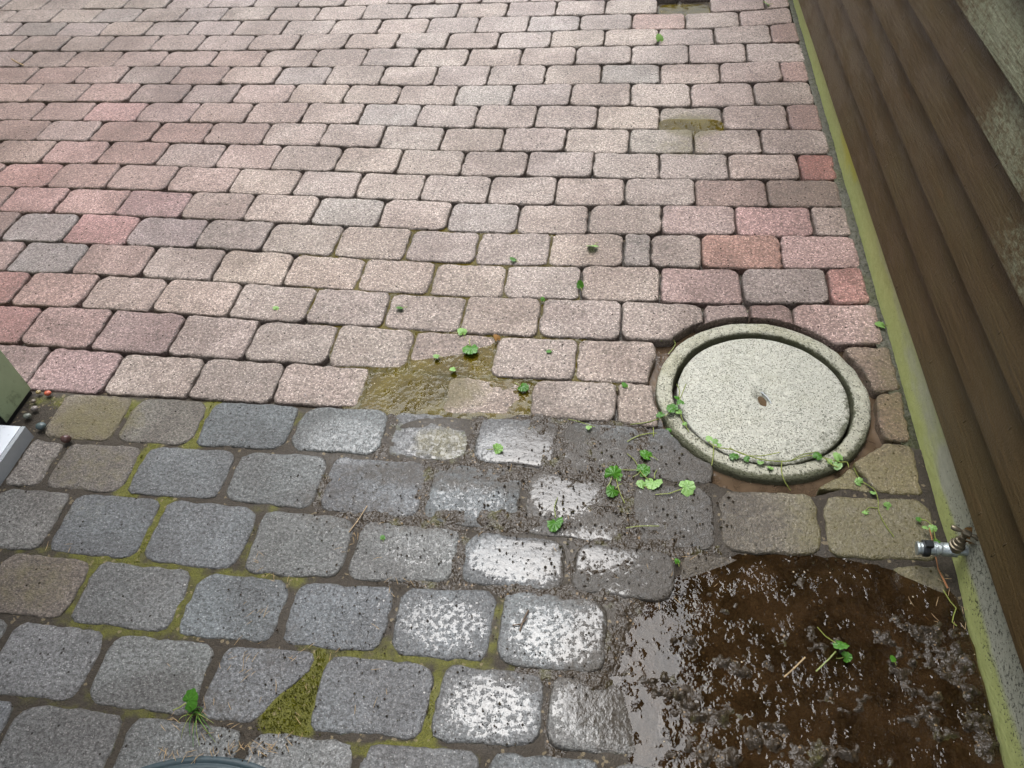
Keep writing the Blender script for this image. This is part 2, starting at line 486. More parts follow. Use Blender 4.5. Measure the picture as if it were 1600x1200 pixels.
# ------------------------------------------------------------------ survey of the paving: course lines and upright joints, in metres
COURSES = {
 0: [(-2.892,3.290), (-2.573,3.297), (-2.256,3.294), (-1.949,3.294), (-1.650,3.297), (-1.356,3.298), (-1.073,3.314), (-0.792,3.317), (-0.517,3.324), (-0.248,3.330), (0.016,3.343), (0.276,3.349), (0.610,3.403)],
 1: [(-2.810,3.160), (-2.496,3.158), (-2.187,3.154), (-1.891,3.159), (-1.600,3.164), (-1.314,3.162), (-1.037,3.167), (-0.766,3.181), (-0.499,3.182), (-0.238,3.193), (0.019,3.203), (0.271,3.201), (0.520,3.232), (0.620,3.254)],
 2: [(-2.727,3.028), (-2.122,3.022), (-1.832,3.022), (-1.548,3.022), (-1.273,3.028), (-1.003,3.031), (-0.739,3.034), (-0.480,3.037), (-0.227,3.051), (0.022,3.060), (0.266,3.059), (0.387,3.078), (0.507,3.087), (0.605,3.114)],
 3: [(-2.635,2.882), (-2.053,2.883), (-1.498,2.885), (-1.232,2.893), (-0.970,2.898), (-0.713,2.897), (-0.462,2.898), (-0.216,2.908), (0.025,2.917), (0.261,2.923), (0.494,2.938), (0.609,2.942)],
 4: [(-2.548,2.743), (-1.986,2.747), (-1.448,2.748), (-1.188,2.751), (-0.934,2.751), (-0.686,2.752), (-0.443,2.757), (-0.206,2.763), (0.027,2.773), (0.256,2.776), (0.481,2.788), (0.614,2.793)],
 5: [(-2.461,2.604), (-1.917,2.609), (-1.397,2.610), (-1.145,2.610), (-0.898,2.605), (-0.657,2.600), (-0.424,2.609), (-0.195,2.622), (0.030,2.624), (0.251,2.627), (0.468,2.637), (0.629,2.647)],
 6: [(-2.374,2.465), (-1.848,2.468), (-1.594,2.469), (-1.345,2.469), (-1.103,2.473), (-0.864,2.468), (-0.631,2.462), (-0.405,2.461), (-0.183,2.465), (0.033,2.464), (0.246,2.467), (0.455,2.479), (0.609,2.487)],
 7: [(-2.290,2.333), (-2.032,2.332), (-1.781,2.334), (-1.534,2.330), (-1.294,2.330), (-1.060,2.331), (-0.829,2.325), (-0.604,2.315), (-0.385,2.314), (-0.172,2.317), (0.036,2.319), (0.241,2.316), (0.441,2.324), (0.617,2.321)],
 8: [(-2.202,2.192), (-1.957,2.198), (-1.714,2.198), (-1.476,2.196), (-1.243,2.192), (-1.016,2.188), (-0.794,2.181), (-0.577,2.171), (-0.367,2.171), (-0.162,2.178), (0.039,2.174), (0.236,2.176), (0.429,2.182), (0.618,2.184)],
 9: [(-2.114,2.052), (-1.879,2.059), (-1.645,2.059), (-1.414,2.051), (-1.189,2.045), (-0.972,2.043), (-0.758,2.036), (-0.550,2.029), (-0.348,2.029), (-0.152,2.036), (0.042,2.038), (0.231,2.039), (0.417,2.041), (0.617,2.047)],
 10: [(-2.028,1.915), (-1.800,1.918), (-1.575,1.917), (-1.352,1.908), (-1.138,1.906), (-0.929,1.905), (-0.724,1.899), (-0.524,1.891), (-0.330,1.886), (-0.141,1.891), (0.045,1.899), (0.227,1.903), (0.405,1.908), (0.615,1.913)],
 11: [(-1.944,1.781), (-1.725,1.784), (-1.508,1.782), (-1.294,1.774), (-1.088,1.770), (-0.886,1.764), (-0.689,1.758), (-0.498,1.751), (-0.311,1.747), (-0.131,1.756), (0.047,1.763), (0.222,1.767), (0.394,1.775), (0.629,1.782)],
 12: [(-1.855,1.640), (-1.645,1.641), (-1.437,1.638), (-1.236,1.638), (-1.037,1.632), (-0.842,1.620), (-0.654,1.615), (-0.471,1.609), (-0.293,1.607), (-0.120,1.617), (0.050,1.625), (0.217,1.623), (0.381,1.631), (0.623,1.648)],
 13: [(-1.769,1.503), (-1.568,1.504), (-1.370,1.502), (-1.176,1.499), (-0.985,1.491), (-0.800,1.484), (-0.621,1.479), (-0.446,1.476), (-0.276,1.476), (-0.110,1.481), (0.053,1.487), (0.212,1.480), (0.369,1.494), (0.623,1.507)],
 14: [(-1.681,1.363), (-1.490,1.364), (-1.302,1.366), (-1.117,1.361), (-0.934,1.352), (-0.759,1.349), (-0.587,1.343), (-0.420,1.339), (-0.258,1.336), (-0.099,1.338), (0.055,1.346), (0.548,1.360), (0.635,1.366)],
 15: [(-1.593,1.222), (-1.409,1.220), (-1.279,1.212), (-1.052,1.212), (-0.844,1.207), (-0.650,1.205), (-0.489,1.211), (-0.396,1.199), (-0.209,1.198), (-0.037,1.201), (0.087,1.204), (0.622,1.221)],
 16: [(-1.502,1.077), (-1.399,1.072), (-1.209,1.072), (-1.015,1.076), (-0.824,1.074), (-0.615,1.082), (-0.462,1.082), (-0.274,1.078), (-0.152,1.082), (0.007,1.082), (0.095,1.076), (0.607,1.078)],
 17: [(-1.409,0.930), (-1.226,0.926), (-0.979,0.934), (-0.724,0.941), (-0.576,0.944), (-0.301,0.944), (-0.103,0.939), (0.064,0.935), (0.219,0.927), (0.433,0.933), (0.617,0.940)],
 18: [(-1.325,0.796), (-1.068,0.798), (-0.871,0.804), (-0.628,0.794), (-0.424,0.791), (-0.264,0.785), (-0.083,0.779), (0.067,0.773), (0.200,0.777), (0.408,0.786), (0.609,0.792)],
 19: [(-1.231,0.646), (-1.040,0.650), (-0.826,0.645), (-0.666,0.641), (-0.420,0.648), (-0.212,0.665), (0.014,0.663), (0.298,0.665), (0.611,0.679)],
 20: [(-1.147,0.513), (-1.009,0.509), (-0.830,0.505), (-0.659,0.506), (-0.494,0.510), (-0.306,0.512), (-0.131,0.514), (0.072,0.514), (0.338,0.523), (0.613,0.540)],
 21: [(-1.055,0.365), (-0.930,0.368), (-0.826,0.368), (-0.424,0.366), (-0.277,0.372), (-0.097,0.383), (0.115,0.389), (0.371,0.395), (0.618,0.409)],
}
JOINTS = {
 0: [-2.703, -2.489, -2.291, -2.087, -1.884, -1.675, -1.465, -1.258, -1.061, -0.855, -0.651],
 1: [-2.793, -2.578, -2.373, -2.169, -1.964, -1.768, -1.552, -1.346, -1.141, -0.944, -0.737, -0.528, -0.324, -0.122, 0.088, 0.296, 0.511],
 2: [-2.683, -2.470, -2.268, -2.059, -1.858, -1.659, -1.450, -1.241, -1.041, -0.835, -0.631, -0.422, -0.217, -0.010, 0.197, 0.406],
 3: [-2.584, -2.374, -2.174, -1.966, -1.759, -1.545, -1.346, -1.140, -0.934, -0.728, -0.524, -0.318, -0.112, 0.093, 0.302, 0.512],
 4: [-2.469, -2.273, -2.064, -1.863, -1.650, -1.443, -1.233, -1.029, -0.825, -0.622, -0.418, -0.212, -0.005, 0.203, 0.412],
 5: [-2.363, -2.158, -1.967, -1.750, -1.549, -1.334, -1.131, -0.923, -0.720, -0.519, -0.312, -0.109, 0.101, 0.309, 0.521],
 6: [-2.267, -2.064, -1.856, -1.646, -1.448, -1.234, -1.026, -0.824, -0.615, -0.414, -0.207, 0.000, 0.205, 0.415],
 7: [-2.171, -1.969, -1.763, -1.553, -1.346, -1.138, -0.930, -0.722, -0.518, -0.313, -0.107, 0.099, 0.305, 0.510],
 8: [-2.076, -1.870, -1.645, -1.445, -1.231, -1.026, -0.818, -0.610, -0.406, -0.200, 0.005, 0.207, 0.414],
 9: [-1.977, -1.769, -1.552, -1.341, -1.144, -0.930, -0.724, -0.515, -0.309, -0.103, 0.100, 0.306, 0.514],
 10: [-2.084, -1.871, -1.664, -1.450, -1.237, -1.026, -0.824, -0.616, -0.408, -0.207, -0.001, 0.203, 0.409],
 11: [-1.963, -1.771, -1.559, -1.342, -1.133, -0.923, -0.714, -0.506, -0.302, -0.099, 0.107, 0.312, 0.520],
 12: [-1.866, -1.662, -1.457, -1.234, -1.026, -0.809, -0.600, -0.400, -0.197, 0.005, 0.078, 0.213, 0.422],
 13: [-1.759, -1.554, -1.341, -1.125, -0.913, -0.703, -0.501, -0.303, -0.102, 0.104, 0.311, 0.525],
 14: [-1.661, -1.450, -1.240, -1.020, -0.804, -0.595, -0.393, -0.195, 0.008, 0.211, 0.322, 0.424],
 15: [-1.547, -1.340, -1.126, -0.919, -0.703, -0.500, -0.294, -0.093, 0.102],
 16: [-1.442, -1.234, -1.011, -0.799, -0.586, -0.390, -0.189, 0.009],
 17: [-1.320, -1.131, -0.939, -0.717, -0.499, -0.302, -0.110, 0.069],
 18: [-1.232, -1.039, -0.818, -0.604, -0.379, -0.173, 0.046, 0.216, 0.417],
 19: [-1.142, -0.932, -0.713, -0.501, -0.281, -0.066, 0.139, 0.331, 0.515],
 20: [-1.014, -0.794, -0.590, -0.385, -0.188, 0.017, 0.215, 0.399, 0.576],
 21: [-0.907, -0.688, -0.490, -0.279, -0.085, 0.115, 0.310, 0.499],
}


# ------------------------------------------------------------------ fields of the wet corner
RING_C = (0.3317, 1.197); RING_R = 0.234
WALL_X = lambda y: 0.642 - 0.00766 * y            # front of the plinth
HOUSE_X = -1.403; HOUSE_Y = 1.065                 # face and corner of the house

SINK = [(635, 608, 118, 42, 0.0092), (605, 572, 66, 32, 0.0064), (715, 562, 95, 32, 0.0070), (765, 628, 100, 24, 0.0072), (690, 690, 70, 32, 0.0040)]


def settle(x, y):
    """How far the paving has sunk below its true level."""
    z = -blobs(x, y, SINK)
    d = np.hypot((x - 0.40) / 0.42, (y - 0.52) / 0.30)
    z = z - 0.030 * (1 - sstep(0.55, 1.05, d))
    return z


FILM = [(540, 690, 95, 55, 0.72), (680, 692, 90, 50, 0.7), (810, 700, 100, 45, 1.0), (730, 780, 100, 45, 0.66), (880, 772, 75, 45, 1.0),
        (600, 770, 110, 55, 0.5), (650, 862, 110, 50, 0.6), (810, 872, 110, 50, 1.0), (690, 972, 110, 65, 0.72), (868, 992, 110, 65, 0.82),
        (765, 1105, 110, 75, 0.80), (945, 1112, 110, 75, 1.0), (585, 1085, 110, 80, 0.35), (430, 750, 120, 60, 0.34), (500, 960, 120, 70, 0.30),
        (1010, 1120, 70, 90, 0.95), (960, 960, 60, 60, 0.9), (930, 860, 90, 50, 0.9), (960, 760, 60, 60, 0.55), (640, 605, 110, 40, 0.45), (900, 620, 90, 35, 0.45), (700, 545, 80, 30, 0.35), (1060, 800, 120, 60, 0.45), (1200, 860, 140, 40, 0.5)]
MUD = [(885, 715, 60, 45, 0.9), (960, 690, 75, 35, 0.75), (905, 765, 55, 40, 0.5), (960, 790, 60, 45, 0.8), (930, 735, 70, 35, 0.9), (850, 655, 60, 22, 0.7), (840, 665, 26, 30, 1.0),
       (700, 742, 130, 18, 0.5), (600, 690, 14, 60, 0.45), (742, 690, 14, 55, 0.6), (760, 738, 120, 20, 0.8), (640, 735, 80, 25, 0.35), (640, 810, 160, 18, 0.5), (780, 812, 150, 20, 0.85), (660, 765, 25, 50, 0.45),
       (1000, 835, 100, 38, 0.8), (1060, 845, 60, 40, 0.55), (718, 870, 16, 50, 0.6), (560, 800, 60, 40, 0.3), (505, 770, 20, 45, 0.45), (540, 820, 60, 30, 0.3), (940, 905, 60, 35, 0.8), (860, 925, 130, 16, 0.7), (720, 915, 150, 12, 0.35),
       (990, 870, 60, 40, 0.7), (985, 960, 26, 45, 0.75), (965, 1020, 40, 45, 1.0), (1000, 1050, 55, 25, 1.0), (900, 1060, 90, 20, 0.75), (1060, 1085, 55, 30, 0.95), (1130, 1120, 60, 28, 0.9), (1200, 1150, 60, 30, 0.9), (1270, 1185, 70, 35, 0.9),
       (870, 1130, 22, 60, 0.6), (1080, 1010, 45, 30, 0.7), (1140, 960, 40, 26, 0.66), (1120, 920, 60, 30, 0.55), (1270, 1000, 55, 24, 0.7), (1180, 1040, 70, 24, 0.6),
       (1450, 980, 70, 30, 0.82), (1500, 1050, 40, 60, 0.85), (1440, 1050, 60, 50, 0.66), (1530, 1120, 30, 60, 0.85), (1460, 1130, 55, 40, 0.5), (1340, 1090, 60, 20, 0.6), (1360, 1180, 70, 24, 0.66), (1430, 1000, 60, 30, 0.7), (1110, 1180, 70, 30, 0.9), (1040, 1160, 45, 40, 0.8), (1250, 900, 50, 14, 0.45), (1390, 910, 30, 30, 0.5)]
SILT = [(1000, 780, 260, 150, 0.75), (880, 720, 140, 90, 0.8), (700, 745, 260, 30, 0.6), (640, 812, 240, 28, 0.5), (1000, 900, 220, 100, 0.8), (600, 690, 40, 60, 0.3), (540, 790, 120, 60, 0.45), (1150, 890, 260, 40, 0.8),
        (1300, 1000, 320, 160, 1.0), (980, 1050, 150, 170, 0.72), (930, 860, 200, 60, 0.6), (860, 1060, 130, 40, 0.5), (660, 605, 110, 45, 0.35), (330, 1110, 90, 60, 0.45), (440, 1010, 40, 90, 0.4)]
MOSSY = [(455, 1110, 55, 75, 1.3), (485, 1060, 30, 60, 1.2), (640, 1180, 120, 26, 1.0), (675, 1110, 30, 90, 1.0), (318, 660, 30, 60, 1.1), (215, 740, 30, 70, 1.0), (240, 820, 30, 80, 0.9), (400, 830, 40, 80, 0.5),
         (130, 900, 40, 80, 0.7), (200, 970, 160, 40, 0.7), (290, 930, 30, 90, 0.7), (200, 870, 160, 26, 0.8), (60, 870, 90, 20, 0.5), (400, 900, 120, 24, 0.7), (600, 1020, 200, 30, 0.7), (780, 970, 30, 80, 0.6), (770, 1050, 120, 30, 0.6), (260, 640, 300, 20, 0.8), (150, 1100, 200, 30, 0.5), (900, 930, 120, 30, 0.4)]


def f_film(x, y):
    base = 0.20 + 0.06 * sstep(1.10, 1.04, y) + 0.26 * sstep(1.06, 1.0, y) * sstep(-0.95, -0.35, x)
    return np.clip(np.maximum(base, blobs(x, y, FILM)), 0, 1)


def f_silt(x, y):
    return blobs(x, y, SILT)


def f_algae(x, y):
    a = 0.62 * sstep(0.50, 0.62, x) * (0.35 + 0.65 * sstep(1.75, 1.2, y))
    a = np.maximum(a, 0.75 * sstep(0.25, 0.42, x) * sstep(1.15, 1.0, y))
    a = np.maximum(a, blobs(x, y, [(150, 655, 90, 45, 0.75), (140, 730, 90, 50, 0.45), (50, 910, 90, 55, 0.5), (130, 800, 60, 30, 0.35), (660, 605, 120, 45, 0.9), (690, 690, 60, 35, 0.75), (740, 560, 70, 30, 0.4), (1080, 195, 60, 26, 0.9), (1070, 230, 60, 20, 0.55), (560, 140, 200, 40, 0.25), (1390, 900, 80, 50, 0.9)]))
    return a


def in_house(x, y, m=0.0):
    return x < HOUSE_X + m and y < HOUSE_Y + m


# ------------------------------------------------------------------ ground and joint fill
ground = mesh_obj('ground', [(-400, -400, -0.12), (400, -400, -0.12), (400, 400, -0.12), (-400, 400, -0.12)], [(0, 1, 2, 3)], M_GROUND, smooth=False)
tag(ground, kind='structure')


def grid_mesh(name, x0, x1, y0, y1, step, zfun, mat, attrs=None, keep=None, parent=None):
    nx = int((x1 - x0) / step) + 1; ny = int((y1 - y0) / step) + 1
    X, Y = np.meshgrid(np.linspace(x0, x1, nx), np.linspace(y0, y1, ny))
    Z = zfun(X, Y)
    K = np.ones(X.shape, bool) if keep is None else keep(X, Y, Z)
    idx = np.arange(nx * ny).reshape(ny, nx)
    q = np.stack([idx[:-1, :-1], idx[:-1, 1:], idx[1:, 1:], idx[1:, :-1]], -1).reshape(-1, 4)
    kq = (K[:-1, :-1] | K[:-1, 1:] | K[1:, 1:] | K[1:, :-1]).reshape(-1)
    q = q[kq]
    used = np.unique(q); remap = -np.ones(nx * ny, int); remap[used] = np.arange(len(used))
    V = np.stack([X, Y, Z], -1).reshape(-1, 3)[used]; q = remap[q]
    me = bpy.data.meshes.new(name)
    me.vertices.add(len(V)); me.vertices.foreach_set('co', V.astype(np.float32).ravel())
    me.loops.add(q.size); me.loops.foreach_set('vertex_index', q.astype(np.int32).ravel())
    me.polygons.add(len(q)); me.polygons.foreach_set('loop_start', np.arange(0, q.size, 4, dtype=np.int32))
    me.polygons.foreach_set('loop_total', np.full(len(q), 4, np.int32))
    me.update(calc_edges=True)
    me.polygons.foreach_set('use_smooth', [True] * len(q))
    for k, f in (attrs or {}).items():
        a = me.attributes.new(k, 'FLOAT', 'POINT'); a.data.foreach_set('value', np.asarray(f(V[:, 0], V[:, 1]), np.float32))
    me.materials.append(mat)
    return link(bpy.data.objects.new(name, me), parent)


def z_joint(x, y):
    low = sstep(1.10, 1.06, y)
    z = -0.021 + 0.0178 * low + 0.004 * (fbm(x * 60, y * 60, 3) - 0.5) + 0.003 * (fbm(x * 9, y * 9, 5) - 0.5)
    z = z + settle(x, y) * 1.0
    d = np.hypot(x - RING_C[0], y - RING_C[1])
    z = np.where(d < 0.30, z - 0.05 * sstep(0.285, 0.262, d), z)
    return z


fill = grid_mesh('joint_sand_bed', -3.4, 0.66, 0.05, 4.7, 0.008, z_joint, M_JOINT,
                 dict(moss=lambda x, y: np.clip(np.maximum(0.10 * sstep(1.1, 1.0, y), blobs(x, y, MOSSY)), 0, 1.3),
                      wet=lambda x, y: np.clip(0.85 * sstep(1.02, 1.12, y) + blobs(x, y, FILM) * 0.8, 0, 1)))
tag(fill, kind='structure')

# ------------------------------------------------------------------ pavers
PITCH = 0.2073; ROWH = 0.14
NAVG = 40


def course(r, x):
    if r < 0:
        return course(0, x) + ROWH * (-r)
    if r > 21:
        return course(21, x) - ROWH * (r - 21)
    a = np.array(COURSES[r])
    return float(np.interp(x, a[:, 0], a[:, 1]))


def row_joints(r):
    if r in JOINTS:
        js = list(JOINTS[r])
    else:
        ref = JOINTS[0] if r < 0 else JOINTS[21]
        sh = 0.105 * ((-r) % 2 if r < 0 else (r - 21) % 2)
        js = [x + sh for x in ref]
    while js[0] > -3.25: js.insert(0, js[0] - PITCH + rng.uniform(-.004, .004))
    stop = {15: 0.096, 16: 0.102, 17: 0.219}
    if r in stop:
        if stop[r] - js[-1] < 0.05: js.pop()
        js.append(stop[r])
    else:
        end = WALL_X(course(r, 0.6)) - (0.006 if r in (18, 19, 20, 21) else 0.003 + 0.011 * rng.random())
        while js[-1] + PITCH < end - 0.02: js.append(js[-1] + PITCH)
        if end - js[-1] < 0.04: js.pop()
        js.append(end)
    return js


def round_poly(poly, rad, n=NAVG):
    """Corner-rounded outline resampled to n points."""
    pts = []
    m = len(poly)
    rads = rad if hasattr(rad, '__len__') else [rad] * m
    for i in range(m):
        p = np.array(poly[i]); a = np.array(poly[i - 1]); b = np.array(poly[(i + 1) % m])
        da = (a - p); db = (b - p); la = np.linalg.norm(da); lb = np.linalg.norm(db)
        r = min(rads[i], la * 0.45, lb * 0.45)
        s = p + da / la * r; e = p + db / lb * r
        for t in np.linspace(0, 1, 6):
            pts.append((1 - t) ** 2 * s + 2 * t * (1 - t) * p + t * t * e)
    pts = np.array(pts + [pts[0]])
    seg = np.r_[0, np.cumsum(np.linalg.norm(np.diff(pts, axis=0), axis=1))]
    u = np.linspace(0, seg[-1], n, endpoint=False)
    return np.stack([np.interp(u, seg, pts[:, 0]), np.interp(u, seg, pts[:, 1])], 1)


def ring_clip(o, gap):
    d = o - np.array(RING_C); l = np.linalg.norm(d, axis=1)
    R = RING_R + gap
    hit = l < R
    if hit.any():
        o = o.copy(); o[hit] = np.array(RING_C) + d[hit] / l[hit][:, None] * R
        o[hit] += 0.004 * (vnoise(o[hit][:, 0] * 70, o[hit][:, 1] * 70, 5)[:, None] - 0.5)
    return o, hit


def stone_mesh(poly, rad, seed, tilt=(0, 0, 0), gap=0.012):
    """Vertices, faces and fields of one paver with worn, chipped edges. tilt: extra dz, slope x, slope y."""
    o = round_poly(poly, rad)
    c = o.mean(0)
    nrm = (o - c) / np.linalg.norm(o - c, axis=1)[:, None]
    w = (fbm(o[:, 0] * 45 + seed, o[:, 1] * 45, 9, 3) - 0.5) * 0.0085 + (fbm(o[:, 0] * 160, o[:, 1] * 160 + seed, 4, 2) - 0.5) * 0.0042
    o = o + nrm * w[:, None]
    o, hit = ring_clip(o, gap)
    c = o.mean(0)
    n = len(o)
    zc = settle(np.array([c[0]]), np.array([c[1]]))[0]
    e = 0.06
    sx = (settle(np.array([c[0] + e]), np.array([c[1]]))[0] - settle(np.array([c[0] - e]), np.array([c[1]]))[0]) / (2 * e)
    sy = (settle(np.array([c[0]]), np.array([c[1] + e]))[0] - settle(np.array([c[0]]), np.array([c[1] - e]))[0]) / (2 * e)
    sx += tilt[1]; sy += tilt[2]
    V = []; size = np.linalg.norm(o - c, axis=1)
    chip = np.clip(fbm(o[:, 0] * 85 + seed * 3, o[:, 1] * 85, 21, 3) - 0.45, 0, 1) * 0.040 + 0.0004
    for inset, z, cf in ((0.0, -0.07, 0), (0.0, -0.0070, 0.3), (0.0006, -0.0030, 0.45), (0.0018, -0.0010, 0.4), (0.0048, -0.0002, 0.1), (0.012, 0.0, 0.0)):
        p = o - (o - c) / size[:, None] * np.minimum(inset, size * 0.2)[:, None]
        V.append(np.c_[p, np.full(n, z) - chip * cf])
    for s in (0.74, 0.5, 0.26):
        p = c + (o - c) * s
        V.append(np.c_[p, 0.0006 * (1 - s) + 0.0012 * (fbm(p[:, 0] * 22, p[:, 1] * 22, seed % 97, 3) - 0.5)])
    V.append(np.array([[c[0], c[1], 0.0006]]))
    k = len(V) - 1
    V = np.concatenate(V)
    V[:, 2] += zc + tilt[0] + (V[:, 0] - c[0]) * sx + (V[:, 1] - c[1]) * sy
    F = []
    for r in range(k - 1):
        for i in range(n):
            j = (i + 1) % n
            F.append((r * n + i, r * n + j, (r + 1) * n + j, (r + 1) * n + i))
    for i in range(n):
        F.append(((k - 1) * n + i, (k - 1) * n + (i + 1) % n, k * n))
    area = 0.5 * abs(np.dot(o[:, 0], np.roll(o[:, 1], -1)) - np.dot(o[:, 1], np.roll(o[:, 0], -1)))
    # orientation: outline must run counter-clockwise
    sgn = np.dot(o[:, 0], np.roll(o[:, 1], -1)) - np.dot(o[:, 1], np.roll(o[:, 0], -1))
    if sgn < 0: F = [f[::-1] for f in F]
    return V, F, c, area


PINK = (0.285, 0.192, 0.172); GREYP = (0.268, 0.230, 0.206); BUFF = (0.290, 0.242, 0.206); RED = (0.300, 0.160, 0.125); PURP = (0.235, 0.190, 0.180)
SLATE = (0.118, 0.130, 0.137); SLATEB = (0.138, 0.139, 0.136); OCHRE = (0.17, 0.135, 0.085)


def jit(c, a=0.10):
    s = 1 + rng.uniform(-a, a)
    return tuple(max(0.01, x * s * (1 + rng.uniform(-a * .15, a * .15))) for x in c)


def mixc(a, b, t):
    return tuple(x * (1 - t) + y * t for x, y in zip(a, b))


SPECIAL = {}          # (row, x) -> colour, for stones that stand out
for r, x, c in [(5, .57, RED), (3, .56, (0.29, .16, .12)), (7, .56, RED), (9, .56, (0.33, .10, .065)), (10, .30, (0.27, .165, .125)), (10, .5, (0.24, .155, .11)),
                (11, .21, (0.31, .20, .17)), (11, .42, (0.40, .205, .18)), (11, .57, (0.38, .27, .22)), (12, .31, (0.34, .155, .10)), (12, .52, (0.41, .23, .20)), (12, .04, BUFF), (12, .14, (.27, .2, .16)),
                (13, .2, (0.33, .20, .17)), (13, .41, (0.285, .215, .185)), (13, .57, (0.38, .145, .11)), (14, .26, (0.27, .18, .15)), (14, .37, (0.26, .15, .12)), (14, .53, (0.41, .25, .21)),
                (1, .19, (0.33, .17, .13)), (2, .09, (0.36, .22, .17)), (7, -1.85, (0.3, .15, .13)), (9, -1.9, (.31, .165, .14)), (10, -1.98, (.3, .14, .115)), (11, -1.86, (.32, .16, .14)), (11, -1.66, (.31, .165, .14)), (11, -1.45, (.28, .15, .14)), (12, -1.56, (.33, .15, .135)), (12, -1.76, (.25, .2, .19)), (12, -1.35, (.25, .18, .17)),
                (13, -1.66, (.225, .185, .175)), (13, -1.86, (.25, .15, .13)), (14, -1.8, (.27, .115, .095)), (14, -1.56, (.30, .17, .14)), (15, -1.65, (.28, .12, .105)), (15, -1.45, (.28, .16, .14)), (15, -1.23, (.26, .16, .145)), (16, -1.5, (.25, .155, .14)), (16, -1.34, (.285, .165, .155)),
                (17, -1.22, OCHRE), (17, -1.03, (.15, .135, .105)), (18, -1.13, (.16, .14, .115)), (18, -1.3, (.23, .205, .175)), (20, -1.1, (.165, .13, .095)), (19, -1.2, (.15, .145, .13)),
                (7, .2, (.26, .21, .16)), (8, .1, (.29, .24, .19))]:
    SPECIAL[(r, x)] = c


def stone_colour(r, xc, yc):
    for (rr, xx), c in SPECIAL.items():
        if rr == r and abs(xx - xc) < 0.055:
            g_ = sum(c) / 3
            return tuple((q * 0.66 + g_ * 0.34) * .96 for q in c)
    if r >= 17:
        if xc > 0.2: return jit((0.165, 0.148, 0.112), .06)
        return jit(mixc(SLATE, SLATEB, rng.random()))
    left = float(sstep(-0.9, -1.9, xc)); right = float(sstep(0.05, 0.5, xc))
    t = rng.random()
    c = mixc(GREYP, BUFF, t)
    red = min(1.0, 0.08 + 0.75 * left * sstep(3.3, 2.3, yc) + 0.3 * right) * rng.uniform(0.35, 1.0)
    c = mixc(c, PINK, min(1, red * 1.3))
    if rng.random() < 0.06: c = mixc(c, (0.248, 0.224, 0.206), 0.7)
    c = mixc(c, (0.225, 0.140, 0.118), 0.75 * left * float(sstep(3.6, 2.0, yc)) * rng.uniform(.5, 1))  # redder on the left: missing sky glare put into the stone colour
    c = tuple(q * (1 - .16 * left) for q in c)  # left stones darker: light falloff put into their colour
    if left > .5 and rng.random() < 0.2: c = mixc(c, PURP, .4)
    return jit(c, 0.06)


SUNK = {(1, .19): (-0.030, 0, 0.02), (7, .2): (-0.012, 0, 0.10), (10, -1.98): (-0.002, 0, 0)}
stones = []
seed = 100
for r in range(-8, 25):
    js = row_joints(r)
    low = r >= 17
    g = 0.0010 if not low else 0.0040
    for i in range(len(js) - 1):
        x0, x1 = js[i], js[i + 1]
        xc = (x0 + x1) / 2
        yt0, yt1, yb0, yb1 = course(r - 1, x0), course(r - 1, x1), course(r, x0), course(r, x1)
        yc = (yt0 + yb0) / 2
        if in_house(xc, yc, 0.02): continue
        if in_house(x0, yc, 0.08): x0 = HOUSE_X + 0.075
        if math.hypot(xc - (-0.605), yc + 0.003) < 0.37 and r >= 22 and yc < 0.12: continue
        seed += 1
        gx = g + rng.uniform(0, .0018); gy = g * 0.8 + rng.uniform(0, .0015)
        poly = [(x0 + gx, yb0 + gy), (x1 - gx, yb1 + gy), (x1 - gx, yt1 - gy), (x0 + gx, yt0 - gy)]
        rad = [rng.choice((.010, .016, .024, .030)) * rng.uniform(.8, 1.15) if not low else rng.uniform(.024, .042) for _ in range(4)]
        if x1 - x0 < .1: rad = [min(q, .014) for q in rad]
        tl = (rng.uniform(-.0022, .0022), rng.uniform(-.010, .010), rng.uniform(-.012, .012)) if not low else (rng.uniform(-.001, .001), rng.uniform(-.004, .004), rng.uniform(-.004, .004))
        for (rr, xx), t in SUNK.items():
            if rr == r and abs(xx - xc) < 0.06: tl = t
        if r == 21 and abs(xc + .589) < .03:                   # a corner has broken off this one
            poly = [(x0 + gx, yb0 + gy), (-0.580, yb0 + gy), (-0.500, 0.488), (-0.510, yt1 - gy), (x0 + gx, yt0 - gy)]; rad = [.02, .012, .012, .006, .03]
        stones.append((r, poly, rad, seed, tl, stone_colour(r, xc, yc)))
for poly, c in (([(0.530, 1.355), (0.546, 1.256), (0.583, 1.214), (0.634, 1.229), (0.632, 1.360)], (.235, .175, .135)),
                ([(0.582, 1.212), (0.566, 1.162), (0.574, 1.080), (0.627, 1.080), (0.633, 1.222)], (.25, .18, .12)),
                ([(0.572, 1.072), (0.498, 1.012), (0.536, 0.944), (0.622, 0.944), (0.626, 1.070)], (.21, .17, .105)),
                ([(0.418, 0.943), (0.528, 0.943), (0.494, 1.003)], (.185, .16, .095))):
    seed += 1
    stones.append((99, poly, [.008] * len(poly), seed, (rng.uniform(-.002, .001), .0, .0), c))

